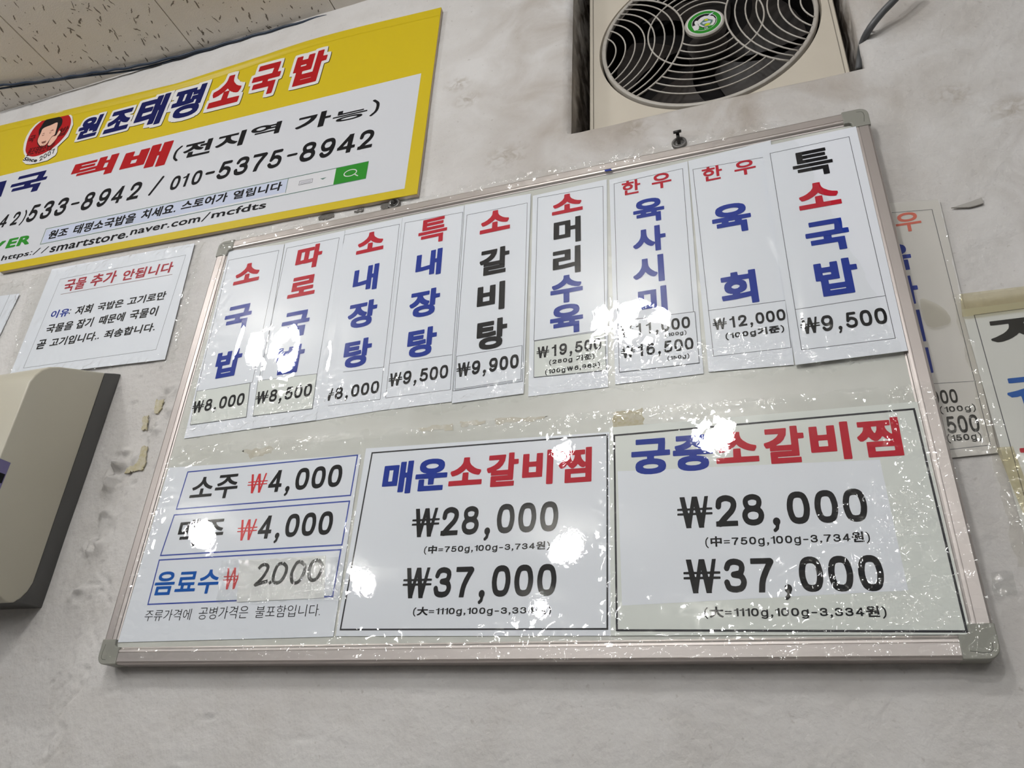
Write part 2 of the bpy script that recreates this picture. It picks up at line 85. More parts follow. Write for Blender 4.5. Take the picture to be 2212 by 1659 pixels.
DATA['oldstrip'] = dict(d=0.001, th=-0.02032,
  texts=[('우', 0.1441, 0.1686, 0.5576, 0.5832, 'red4', 0.02, ''), ('육', 0.1217, 0.1518, 0.5087, 0.5436, 'blue', 0.04, ''), ('사', 0.1233, 0.1516, 0.4664, 0.5014, 'blue', 0.04, ''), ('시', 0.1241, 0.1487, 0.4216, 0.459, 'blue', 0.04, ''), ('미', 0.1244, 0.149, 0.3861, 0.4147, 'blue', 0.04, ''), ('₩11,000', 0.1098, 0.1642, 0.3522, 0.3669, 'black', 0.03, 'm'), ('(100g)', 0.1472, 0.1766, 0.3414, 0.3501, 'black', 0.035, ''), ('₩16,500', 0.111, 0.1763, 0.3214, 0.3392, 'black', 0.03, 'm'), ('(150g)', 0.1481, 0.1757, 0.3119, 0.3212, 'black', 0.035, '')],
  quads={'paper': [(0.118, 0.602), (0.2023, 0.5901), (0.1915, 0.296), (0.1174, 0.2937)], 'border': [(0.12, 0.5873), (0.193, 0.5784), (0.1875, 0.3041), (0.1206, 0.3017)], 'div': [(0.1225, 0.3731), (0.1902, 0.3694)]})
DATA['rightnote'] = dict(d=0.0016, th=-0.00184,
  texts=[('저', 0.2103, 0.2727, 0.4009, 0.4339, 'black', 0.04, ''), ('희', 0.2812, 0.3426, 0.4002, 0.4355, 'black', 0.04, ''), ('김', 0.2103, 0.2678, 0.3344, 0.3699, 'blue2', 0.04, ''), ('치', 0.2771, 0.3312, 0.3418, 0.3704, 'blue2', 0.04, ''), ('국', 0.2072, 0.2645, 0.2796, 0.3079, 'red', 0.04, '')],
  quads={'paper': [(0.1938, 0.4481), (0.3485, 0.4477), (0.3153, 0.1943), (0.1935, 0.2)], 'border': [(0.203, 0.4398), (0.3352, 0.4408), (0.3085, 0.2114), (0.201, 0.212)], 'film': [(0.1887, 0.464), (0.3525, 0.4613), (0.3192, 0.1859), (0.181, 0.1917)], 'tapetop': [(0.1953, 0.4641), (0.3491, 0.4608), (0.3444, 0.4391), (0.1916, 0.4373)], 'tapeside': [(0.1896, 0.2989), (0.2026, 0.2987), (0.2066, 0.2354), (0.196, 0.2361)]})
DATA['misc'] = dict(d=0.0, th=0.0,
  texts=[],
  quads={'res1': [(-0.8037, 0.4742), (-0.7916, 0.4727), (-0.789, 0.4591), (-0.7932, 0.4509), (-0.8004, 0.4528)], 'res2': [(-0.8184, 0.4487), (-0.81, 0.4505), (-0.8047, 0.4283), (-0.8131, 0.4282)], 'res3': [(-0.8041, 0.4024), (-0.7943, 0.4014), (-0.7885, 0.3771), (-0.7914, 0.3661), (-0.8066, 0.3668), (-0.8191, 0.3647), (-0.8204, 0.3735), (-0.8073, 0.3739), (-0.8017, 0.3848)], 'chip1': [(-0.5969, 0.7563), (-0.5907, 0.7617), (-0.5713, 0.7616), (-0.5691, 0.7508), (-0.5791, 0.7495), (-0.5949, 0.75)], 'chip2': [(-0.5369, 0.752), (-0.5226, 0.7569), (-0.5202, 0.7504), (-0.5341, 0.7505)], 'chip3': [(-0.4929, 0.7604), (-0.4804, 0.7589), (-0.4783, 0.7442), (-0.4907, 0.7456)], 'hook1': [(-0.4697, 0.7503)], 'hook2': [(-0.064, 0.7518), (-0.0643, 0.7632)], 'hole': [(-0.2099, 0.8195), (-0.1811, 0.8187), (0.1649, 0.8229)], 'dot': [(0.1645, 0.7166)], 'crack': [(0.1572, 0.6), (0.1933, 0.5976)], 'smear': [(0.2109, 0.5772), (0.2251, 0.5795), (0.2407, 0.5835), (0.2409, 0.5756), (0.2279, 0.5739)], 'curl': [(0.1598, 0.465), (0.1688, 0.4619), (0.1781, 0.4519), (0.1821, 0.4395), (0.178, 0.4328), (0.1606, 0.4337)], 'blob': [(0.1622, 0.1903), (0.1785, 0.1904), (0.1766, 0.1706), (0.1603, 0.1696)], 'scuff': [(-0.3908, 0.9764), (-0.372, 0.9362), (-0.6824, 0.671)]})
DATA['board'] = dict(d=0.0248, th=0.0,
  texts=[],
  quads={'scrap': [(-0.1566, 0.7097), (-0.1483, 0.7094), (-0.1469, 0.7065), (-0.1556, 0.7069)]})
DATA['boardo'] = dict(d=0.024, th=0.0,
  texts=[],
  quads={'outer': [(-0.749, 0.7241), (0.151, 0.7241), (0.151, 0.1177), (-0.749, 0.1177)]})
DATA['filmb'] = dict(d=0.0245, th=0.0,
  texts=[],
  quads={'F1': [(-0.744, 0.7288), (0.0645, 0.728), (0.1317, 0.3858), (-0.7116, 0.3926)], 'F2': [(-0.7275, 0.3825), (0.1473, 0.3602), (0.1507, 0.1166), (-0.7392, 0.1233)], 'res': [(-0.3802, 0.3847), (-0.3341, 0.3864), (-0.3334, 0.3793), (-0.3763, 0.3765)], 'bres1': [(-0.3794, 0.3751), (-0.3367, 0.3758), (-0.3344, 0.3685), (-0.3764, 0.3699)], 'bres2': [(-0.3265, 0.3766), (-0.2967, 0.3756), (-0.2972, 0.3716), (-0.3252, 0.3707)], 'bres3': [(-0.2844, 0.3758), (-0.2243, 0.3728), (-0.23, 0.3687), (-0.2832, 0.3688)], 'bres4': [(-0.6199, 0.371), (-0.5752, 0.3715), (-0.5749, 0.3625), (-0.6042, 0.3588)], 'bres5': [(-0.1522, 0.3676), (-0.1205, 0.3689), (-0.1196, 0.3502), (-0.1517, 0.3479)]})
DATA['nfilm'] = dict(d=0.003, th=0.0,
  texts=[],
  quads={'N': [(-1.1587, 0.757), (-0.8031, 0.757), (-0.7864, 0.5327), (-1.1242, 0.5482)]})
DATA['hub'] = dict(d=-0.0315, th=0.0,
  texts=[('DR', -0.0185, -0.0134, 1.0002, 1.0047, 'white', 0.01, 'e')],
  quads={'hand': [(-0.0317, 1.0218), (-0.03, 1.0236), (-0.0271, 1.0233), (-0.0264, 1.0202), (-0.0273, 1.0149), (-0.0258, 1.0098), (-0.0264, 1.0044), (-0.0281, 1.0028), (-0.0299, 1.0024), (-0.0331, 1.0026), (-0.0346, 1.0082), (-0.0351, 1.0118), (-0.0335, 1.014), (-0.0306, 1.0139), (-0.0318, 1.0173)], 'oval': [(-0.0247, 1.0155), (-0.0208, 1.0196), (-0.017, 1.0232), (-0.0134, 1.0229), (-0.0093, 1.0195), (-0.0056, 1.0169), (-0.0067, 1.0122), (-0.0098, 1.0079), (-0.0139, 1.0062), (-0.0181, 1.0067), (-0.0215, 1.0103)], 'lime': [(-0.0179, 1.01), (-0.0141, 1.0124), (-0.0096, 1.0106), (-0.0113, 1.0079), (-0.0149, 1.0071), (-0.018, 1.0078)], 'lime2': [(-0.0173, 1.0216), (-0.0152, 1.0228), (-0.0125, 1.0208), (-0.0123, 1.0185), (-0.0144, 1.0182), (-0.0172, 1.0193)], 'grey': [(-0.0209, 1.0163), (-0.016, 1.0166), (-0.0113, 1.0169), (-0.0085, 1.0158), (-0.0099, 1.0119), (-0.0162, 1.013), (-0.0202, 1.0126)], 'cres': [(-0.0255, 1.0091), (-0.0228, 1.0069), (-0.0198, 1.0035), (-0.0133, 1.0042), (-0.0103, 1.0064), (-0.0051, 1.0049), (-0.01, 1.0007), (-0.0154, 0.9995), (-0.0214, 1.0002), (-0.0278, 1.0021), (-0.0263, 1.0055)], 'body': [(-0.0263, 1.0241), (-0.0224, 1.0282), (-0.0168, 1.03), (-0.0094, 1.0281), (-0.0046, 1.025), (-0.0016, 1.0175), (-0.0029, 1.0107), (-0.0061, 1.0058), (-0.0132, 1.0059), (-0.0203, 1.0059), (-0.0257, 1.0114), (-0.0268, 1.0164)], 'leaf': [(-0.0128, 1.0281), (-0.0103, 1.0302), (-0.0076, 1.0325), (-0.0029, 1.0334), (-0.0061, 1.0296), (-0.0094, 1.0281)]})
DATA['glints'] = dict(d=0.0262, th=0.0,
  texts=[],
  quads={'g1': [(-0.7196, 0.4226), (-0.7009, 0.4272), (-0.6612, 0.4028), (-0.6232, 0.3922), (-0.6216, 0.4265), (-0.5721, 0.4219), (-0.5648, 0.4661), (-0.5446, 0.4673), (-0.5259, 0.4688), (-0.4874, 0.4104), (-0.456, 0.3925), (-0.4159, 0.3909), (-0.3177, 0.4019), (-0.2194, 0.4127), (-0.1971, 0.4022), (-0.1519, 0.4162), (-0.1167, 0.3916), (-0.0939, 0.3848), (-0.0473, 0.4322), (-0.0379, 0.4625), (-0.0756, 0.3738), (-0.7305, 0.7396), (-0.6939, 0.7269), (-0.4323, 0.711), (-0.1452, 0.684)], 'g2': [(-0.5903, 0.37), (-0.5626, 0.3654), (-0.4329, 0.3426), (-0.4365, 0.3276), (-0.1576, 0.3611), (-0.1439, 0.2634), (-0.1264, 0.1986), (-0.12, 0.1728), (-0.146, 0.1568), (-0.1087, 0.1633), (-0.0914, 0.1628), (-0.0247, 0.1619), (0.0113, 0.1474), (0.0524, 0.156), (0.0599, 0.1539), (0.0824, 0.1665), (0.0928, 0.1624), (0.1193, 0.1759), (0.1425, 0.2018), (0.1364, 0.1611), (0.1416, 0.1429), (-0.411, 0.1329), (-0.3347, 0.1347), (-0.2712, 0.136), (-0.2487, 0.1328), (-0.186, 0.139), (-0.1708, 0.1278), (-0.1453, 0.1304), (-0.1139, 0.1391), (0.0596, 0.1349), (0.104, 0.1321), (0.1185, 0.1256), (-0.5097, 0.1341), (-0.5868, 0.1378), (-0.7133, 0.2574), (-0.722, 0.2186), (-0.7098, 0.3101), (-0.7041, 0.359), (-0.0317, 0.3517), (-0.4316, 0.1291), (-0.3486, 0.1262), (-0.2077, 0.1229)]})
DATA['glintn'] = dict(d=0.005, th=0.0,
  texts=[],
  quads={'gn': [(-0.954, 0.5432), (-0.9386, 0.5426), (-0.9124, 0.5365), (-0.8876, 0.5354), (-0.8531, 0.5344), (-0.8388, 0.537), (-0.8255, 0.5397), (-1.0704, 0.7181), (-1.0696, 0.735), (-1.0961, 0.6474), (-1.1075, 0.6182), (-0.8046, 0.6067), (-0.8122, 0.6499), (-0.799, 0.5735), (-1.1169, 0.5961), (-1.1209, 0.5676), (-0.7722, 0.5458), (-1.0399, 0.7235), (-0.9273, 0.744), (-0.9835, 0.7415)]})

CABLE = [(-1.4963, -0.065), (-1.4283, -0.0558), (-1.3213, -0.0371), (-1.212, -0.0234), (-1.1058, -0.0101), (-0.9641, -0.0032), (-0.8267, -0.0002), (-0.687, 0.0036), (-0.5402, 0.0154), (-0.4494, 0.0161)]
GRAY = [(0.1642, -0.03, 0.8478), (0.1675, -0.02, 0.8609), (0.1711, -0.005, 0.8675), (0.179, 0.012, 0.8691), (0.1937, 0.02, 0.8809), (0.2091, 0.026, 0.8913), (0.2353, 0.03, 0.915)]
GRAY2 = [(0.1691, -0.03, 0.8478), (0.1722, -0.02, 0.8636), (0.1762, -0.008, 0.8782), (0.1813, 0.008, 0.8752)]
# ------------------------------------------------------------------ helpers
def W(x, z, d=0.0): return Vector((x, -d, z+ZC))
def finish(o, label=None, cat=None, group=None, kind=None, parent=None):
    if label: o['label'] = label
    if cat: o['category'] = cat
    if group: o['group'] = group
    if kind: o['kind'] = kind
    if parent is not None: o.parent = parent; o.matrix_parent_inverse = Matrix.Translation(-parent.location)
    return o
def mesh(name, verts, faces, mat, parent=None, smooth=False, **k):
    me = bpy.data.meshes.new(name); me.from_pydata([tuple(v) for v in verts], [], faces); me.update()
    if mat: me.materials.append(mat)
    if smooth: me.polygons.foreach_set('use_smooth', [True]*len(me.polygons))
    o = bpy.data.objects.new(name, me); COL.objects.link(o)
    return finish(o, parent=parent, **k)
def bmobj(name, bm, mat, parent=None, smooth=False, **k):
    me = bpy.data.meshes.new(name); bmesh.ops.recalc_face_normals(bm, faces=bm.faces); bm.to_mesh(me); bm.free()
    me.materials.append(mat)
    if smooth: me.polygons.foreach_set('use_smooth', [True]*len(me.polygons))
    o = bpy.data.objects.new(name, me); COL.objects.link(o)
    return finish(o, parent=parent, **k)
def empty(name, loc, label, cat, group=None):
    o = bpy.data.objects.new(name, None); o.location = loc; o.empty_display_size = .05; COL.objects.link(o)
    return finish(o, label, cat, group)
def srgb(r, g, b):
    f = lambda c: ((c/255+0.055)/1.055)**2.4 if c/255 > 0.04045 else c/255/12.92
    return (f(r), f(g), f(b), 1)
def mat(name, color, rough=.6, metal=0.0, spec=.5, noise=None, bump=None, coat=0.0):
    m = bpy.data.materials.new(name); m.use_nodes = True; nt = m.node_tree; p = nt.nodes['Principled BSDF']
    p.inputs['Base Color'].default_value = color; p.inputs['Roughness'].default_value = rough
    p.inputs['Metallic'].default_value = metal; p.inputs['Specular IOR Level'].default_value = spec
    if coat: p.inputs['Coat Weight'].default_value = coat; p.inputs['Coat Roughness'].default_value = .05
    g = nt.nodes.new('ShaderNodeNewGeometry')
    if noise:
        sc, amt, c2 = noise
        n = nt.nodes.new('ShaderNodeTexNoise'); n.inputs['Scale'].default_value = sc; n.inputs['Detail'].default_value = 5
        nt.links.new(g.outputs['Position'], n.inputs['Vector'])
        r = nt.nodes.new('ShaderNodeMapRange'); r.inputs[1].default_value = .35; r.inputs[2].default_value = .7
        r.inputs[4].default_value = amt; nt.links.new(n.outputs[0], r.inputs[0])
        mx = nt.nodes.new('ShaderNodeMix'); mx.data_type = 'RGBA'; mx.inputs[6].default_value = color; mx.inputs[7].default_value = c2
        nt.links.new(r.outputs[0], mx.inputs[0]); nt.links.new(mx.outputs[2], p.inputs['Base Color'])
    if bump:
        sc, st, dist = bump
        n = nt.nodes.new('ShaderNodeTexNoise'); n.inputs['Scale'].default_value = sc; n.inputs['Detail'].default_value = 6
        nt.links.new(g.outputs['Position'], n.inputs['Vector'])
        b = nt.nodes.new('ShaderNodeBump'); b.inputs['Strength'].default_value = st; b.inputs['Distance'].default_value = dist
        nt.links.new(n.outputs[0], b.inputs['Height']); nt.links.new(b.outputs[0], p.inputs['Normal'])
    return m
# numpy value noise, smooth, 2D
_P = np.random.rand(256, 256)
def vnoise(x, y):
    xi = np.floor(x).astype(int); yi = np.floor(y).astype(int); fx = x-xi; fy = y-yi
    fx = fx*fx*fx*(fx*(fx*6-15)+10); fy = fy*fy*fy*(fy*(fy*6-15)+10)
    a = _P[xi % 256, yi % 256]; b = _P[(xi+1) % 256, yi % 256]; c = _P[xi % 256, (yi+1) % 256]; d = _P[(xi+1) % 256, (yi+1) % 256]
    return (a*(1-fx)+b*fx)*(1-fy)+(c*(1-fx)+d*fx)*fy-.5
def fbm(x, y, o=4):
    s = 0; a = 1.0; f = 1.0
    for i in range(o): s = s+a*vnoise(x*f+17.3*i, y*f+9.1*i); a *= .5; f *= 2.03
    return s
# ------------------------------------------------------------------ materials
PAPER = mat('white_paper', (.80, .835, .90, 1), .45, noise=(9, .25, (.76, .795, .86, 1)))
PAPERG = mat('greenish_paper', (.72, .755, .72, 1), .42, noise=(14, .4, (.67, .705, .67, 1)))
INK = {'red': mat('red_ink', srgb(190, 30, 50), .5), 'red2': mat('bright_red_ink', srgb(214, 52, 58), .5), 'red3': mat('dull_red_ink', srgb(172, 48, 62), .5),
       'red4': mat('faded_red_ink', srgb(214, 112, 96), .5), 'signred': mat('banner_red', srgb(170, 24, 30), .5), 'darkred': mat('dark_red_print', srgb(86, 18, 20), .5),
       'blue': mat('blue_ink', srgb(22, 52, 152), .5), 'blue2': mat('bright_blue_ink', srgb(16, 88, 176), .5), 'navy': mat('navy_print', srgb(16, 22, 84), .55, spec=.3),
       'black': mat('black_ink', srgb(20, 20, 23), .5, spec=.25, noise=(160, .5, srgb(34, 34, 38))), 'green': mat('green_print', srgb(48, 138, 46), .45), 'white': mat('white_print', (.70, .69, .685, 1), .5),
       'line': mat('thin_grey_line', srgb(96, 98, 104), .5), 'boxblue': mat('box_line_blue', srgb(70, 88, 170), .5), 'boxblack': mat('box_line_black', srgb(58, 58, 62), .5),
       'skin': mat('skin_print', srgb(226, 182, 160), .5), 'teal': mat('search_line_green', srgb(96, 128, 118), .5), 'pale': mat('pale_blue_print', srgb(196, 204, 224), .45),
       'brown': mat('face_line_print', srgb(128, 84, 72), .5), 'shadow': mat('logo_outline_print', srgb(72, 62, 20), .5), 'lime': mat('lime_print', srgb(196, 206, 30), .45)}
for _m in INK.values():
    _m.node_tree.nodes['Principled BSDF'].inputs['Specular IOR Level'].default_value = .12
YELLOW = mat('banner_yellow', srgb(204, 180, 0), .45)
SIGNW = mat('banner_white', (.64, .66, .70, 1), .4)
ALU = mat('brushed_aluminium', (.52, .475, .455, 1), .38, metal=.75, noise=(30, .4, (.5, .46, .44, 1)), bump=(220, .05, .001))
CAPG = mat('grey_corner_plastic', srgb(142, 142, 134), .42)
PANEL = mat('old_whiteboard', (.62, .63, .59, 1), .3, noise=(22, .5, (.54, .54, .49, 1)))
CREAM = mat('cream_plastic', srgb(188, 184, 168), .34)
DGREY = mat('dark_grey_plastic', srgb(80, 80, 79), .45)
FANC = mat('fan_cream_plastic', (.62, .57, .48, 1), .42, noise=(18, .3, (.54, .49, .41, 1)))
GRILL = mat('grille_plastic', (.50, .475, .43, 1), .4, noise=(60, .6, (.36, .33, .29, 1)))
DARK = mat('fan_dark', (.007, .006, .006, 1), .7, spec=.2)
BLADE = mat('fan_blade_plastic', (.010, .008, .007, 1), .55, noise=(25, .8, (.035, .027, .023, 1)))
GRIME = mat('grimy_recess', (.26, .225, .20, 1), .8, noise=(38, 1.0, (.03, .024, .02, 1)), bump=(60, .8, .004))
CABLEB = mat('navy_cable', (.018, .032, .058, 1), .35)
CABLEG = mat('grey_cable', (.10, .105, .11, 1), .4)
RES = mat('yellowed_tape_residue', (.46, .41, .25, 1), .55, noise=(220, .9, (.56, .53, .44, 1)), bump=(260, .6, .001))
RESB = mat('old_tape_marks', (.52, .49, .40, 1), .5, noise=(120, .8, (.60, .59, .53, 1)))
HOLEC = mat('broken_plaster', (.09, .083, .076, 1), .9, noise=(90, .8, (.17, .16, .145, 1)), bump=(80, .9, .004))
BLACKM = mat('black_screw', (.012, .011, .010, 1), .45)
STEEL = mat('grey_washer', (.16, .155, .15, 1), .4, metal=.4)
FISS = mat('fissure_shadow', (.23, .20, .165, 1), .95)
def tile_mat():
    m = mat('fissured_ceiling_board', (.80, .755, .69, 1), .9, noise=(26, .35, (.73, .69, .62, 1)), bump=(420, .35, .0015)); return m
TILE = tile_mat()
CEILB = mat('ceiling_backing', (.66, .64, .58, 1), .95)
FLOOR = mat('floor_tiles', (.24, .22, .20, 1), .5)
def film_mat(name, tint, k=1.7, haze=.03, bumpst=.12, scale=130, hazecol=(.8, .82, .8, 1)):
    m = bpy.data.materials.new(name); m.use_nodes = True; nt = m.node_tree; nt.nodes.clear()
    out = nt.nodes.new('ShaderNodeOutputMaterial'); tr = nt.nodes.new('ShaderNodeBsdfTransparent'); gl = nt.nodes.new('ShaderNodeBsdfGlossy'); df = nt.nodes.new('ShaderNodeBsdfDiffuse')
    tr.inputs[0].default_value = tint; gl.inputs['Roughness'].default_value = .02; df.inputs[0].default_value = hazecol
    # Schlick reflectance of a thin sheet, the same from both sides
    g0 = nt.nodes.new('ShaderNodeNewGeometry'); dt = nt.nodes.new('ShaderNodeVectorMath'); dt.operation = 'DOT_PRODUCT'
    nt.links.new(g0.outputs['Normal'], dt.inputs[0]); nt.links.new(g0.outputs['Incoming'], dt.inputs[1])
    def mth(op, src, b=None, clamp=False):
        n_ = nt.nodes.new('ShaderNodeMath'); n_.operation = op; n_.use_clamp = clamp; nt.links.new(src, n_.inputs[0])
        if b is not None: n_.inputs[1].default_value = b
        return n_
    ab = mth('ABSOLUTE', dt.outputs['Value']); iv = mth('MULTIPLY_ADD', ab.outputs[0], -1.0); iv.inputs[2].default_value = 1.0
    pw = mth('POWER', iv.outputs[0], 5.0); fr = mth('MULTIPLY_ADD', pw.outputs[0], .96); fr.inputs[2].default_value = .04
    mu = nt.nodes.new('ShaderNodeMath'); mu.operation = 'MULTIPLY'; mu.inputs[1].default_value = k; mu.use_clamp = True
    m1 = nt.nodes.new('ShaderNodeMixShader'); m1.inputs[0].default_value = haze; m2 = nt.nodes.new('ShaderNodeMixShader')
    g = nt.nodes.new('ShaderNodeNewGeometry'); n = nt.nodes.new('ShaderNodeTexNoise'); n.inputs['Scale'].default_value = scale; n.inputs['Detail'].default_value = 3
    n.inputs['Distortion'].default_value = .6
    nt.links.new(g.outputs['Position'], n.inputs['Vector'])
    b = nt.nodes.new('ShaderNodeBump'); b.inputs['Strength'].default_value = bumpst; b.inputs['Distance'].default_value = .002
    nt.links.new(n.outputs[0], b.inputs['Height'])
    nt.links.new(b.outputs[0], gl.inputs['Normal'])
    nt.links.new(fr.outputs[0], mu.inputs[0]); nt.links.new(mu.outputs[0], m2.inputs[0])
    nt.links.new(tr.outputs[0], m1.inputs[1]); nt.links.new(df.outputs[0], m1.inputs[2])
    nt.links.new(m1.outputs[0], m2.inputs[1]); nt.links.new(gl.outputs[0], m2.inputs[2]); nt.links.new(m2.outputs[0], out.inputs[0])
    return m
FILM = film_mat('clear_film', (.99, .995, .99, 1), k=1.25, haze=.006, bumpst=.02)
FILMY = film_mat('yellowed_film', (.97, .965, .945, 1), haze=.04, k=1.3, bumpst=.05, hazecol=(.75, .72, .6, 1))
TAPE = film_mat('clear_tape', (.97, .975, .97, 1), haze=.05, k=2.0, bumpst=.2, scale=200)
TAPEY = film_mat('yellowed_tape', (.88, .84, .68, 1), haze=.22, k=1.6, hazecol=(.66, .60, .42, 1))
# ------------------------------------------------------------------ glyphs: outlines of the built-in font, emboldened through a distance field
_adv = {}; _out = {}; _gl = {}
def _outline(s):
    c = bpy.data.curves.new('t', 'FONT'); c.body = s; c.fill_mode = 'NONE'; c.resolution_u = 5
    o = bpy.data.objects.new('t', c); me = bpy.data.meshes.new_from_object(o)
    v = np.array([p.co[:2] for p in me.vertices]) if len(me.vertices) else np.zeros((0, 2))
    e = [tuple(x.vertices) for x in me.edges]
    bpy.data.objects.remove(o); bpy.data.curves.remove(c); bpy.data.meshes.remove(me)
    return v, e
_BAR = _outline('|')[0][:, 0].min()
def advance(ch):
    if ch not in _adv: _adv[ch] = _outline(ch+'|')[0][:, 0].max()-_outline('|')[0][:, 0].max()
    return _adv[ch]
def _cr(P, closed=False, k=6):
    P = [np.array(p, float) for p in P]; n = len(P); out = []
    for i in range(n if closed else n-1):
        p0 = P[i-1] if (i or closed) else 2*P[0]-P[1]; p1 = P[i]; p2 = P[(i+1) % n]; p3 = P[(i+2) % n] if (closed or i+2 < n) else 2*P[-1]-P[-2]
        for t in np.linspace(0, 1, k, endpoint=False): out.append(.5*((2*p1)+(-p0+p2)*t+(2*p0-5*p1+4*p2-p3)*t*t+(-p0+3*p1-3*p2+p3)*t**3))
    out.append(P[0] if closed else P[-1]); return out
_six = [(.96, .84), (.80, .97), (.5, 1.0), (.16, .86), (.0, .5), (.03, .2), (.2, .03), (.5, 0), (.82, .05), (1, .3), (.84, .55), (.52, .61), (.2, .54), (.02, .33)]
# centre lines of sans digits on a unit box: (kind, points, relative thickness), kind c = curve, o = closed curve, l = straight
SKEL = {
 '0': [('o', [(.5, 1), (.86, .90), (1, .5), (.86, .10), (.5, 0), (.14, .10), (0, .5), (.14, .90)], 1)],
 '1': [('l', [(.66, -.3), (.66, 1.3)], 1), ('c', [(.60, 1.0), (.48, .86), (.12, .80)], .62)],
 '2': [('c', [(.02, .68), (.10, .91), (.48, 1.0), (.88, .91), (.98, .71), (.82, .48), (.42, .24), (.08, .0)], 1), ('l', [(-.3, 0), (1.3, 0)], .86)],
 '3': [('c', [(.03, .77), (.16, .94), (.48, 1), (.84, .93), (.93, .76), (.8, .58), (.42, .53)], .95), ('c', [(.42, .53), (.84, .47), (1, .27), (.85, .06), (.48, 0), (.12, .06), (0, .25)], .95)],
 '4': [('l', [(.74, -.3), (.74, 1.3)], 1), ('l', [(.80, 1.12), (-.04, .25)], .85), ('l', [(-.3, .25), (1.3, .25)], .82)],
 '5': [('l', [(.93, 1), (.20, 1)], .86), ('l', [(.20, 1), (.09, .46)], .9), ('c', [(.09, .47), (.3, .61), (.6, .62), (.92, .5), (1, .3), (.88, .08), (.5, 0), (.16, .05), (.0, .17)], .95)],
 '6': [('c', _six, .95)], '9': [('c', [(1-x, 1-y) for x, y in _six], .95)],
 '7': [('l', [(-.3, 1), (.98, 1)], .86), ('c', [(1, .97), (.66, .6), (.44, .25), (.34, -.25)], 1)],
 '8': [('o', [(.5, 1), (.84, .93), (.92, .77), (.8, .6), (.5, .54), (.2, .6), (.08, .77), (.16, .93)], .9), ('o', [(.5, .54), (.88, .46), (1, .27), (.86, .07), (.5, 0), (.14, .07), (0, .27), (.12, .46)], .95)]}
def _skel(ch, wt):
    wt = min(wt, .05); hh = .040+max(wt, -.01)*.80; wd = .52; lines = []; box = None
    if ch in SKEL:
        box = (0, wd, 0, .70)
        for kd, P, th in SKEL[ch]:
            Q_ = P if kd == 'l' else _cr(P, kd == 'o')
            lines.append(([(hh+p[0]*(wd-2*hh), hh+p[1]*(.70-2*hh)) for p in Q_], hh*th))
        if ch == '1': box = (.04, wd, 0, .70)
    elif ch == '\u20a9':
        box = (0, .86, 0, .70)
        for a, b, k in (((.10, .85), (.29, -.08), .92), ((.26, -.08), (.44, .80), .68), ((.42, .80), (.60, -.08), .92), ((.57, -.08), (.76, .85), .68)): lines.append(([a, b], hh*k))
        lines += [([(-.2, .415), (1.2, .415)], hh*.36), ([(-.2, .31), (1.2, .31)], hh*.36)]
    elif ch == ',': lines = [([(.10, hh), (.10, hh*1.1)], hh*1.25), ([(.125, hh*.8), (.10, -.07), (.05, -.11)], hh*.6)]
    elif ch == '.': lines = [([(.1, hh*1.05), (.1, hh*1.1)], hh*1.2)]
    elif ch == ':': lines = [([(.1, hh*1.05), (.1, hh*1.1)], hh*1.2), ([(.1, .45), (.1, .455)], hh*1.2)]
    elif ch == '-': lines = [([(.05, .30), (.33, .30)], hh*.85)]
    elif ch == '=': lines = [([(.05, .22), (.43, .22)], hh*.75), ([(.05, .42), (.43, .42)], hh*.75)]
    elif ch == '/': lines = [([(.0, -.02), (.34, .74)], hh*.8)]
    elif ch == '(': lines = [(_cr([(.22, .76), (.09, .55), (.06, .29), (.09, .03), (.22, -.18)]), hh*.72)]
    elif ch == ')': lines = [(_cr([(.02, .76), (.15, .55), (.18, .29), (.15, .03), (.02, -.18)]), hh*.72)]
    elif ch == 'g': lines = [(_cr([(.22, .48), (.36, .42), (.40, .24), (.36, .07), (.22, .02), (.08, .07), (.04, .24), (.08, .42)], True), hh*.85), (_cr([(.41, .54), (.41, .02), (.36, -.13), (.22, -.17), (.06, -.11)]), hh*.85)]
    return lines, box
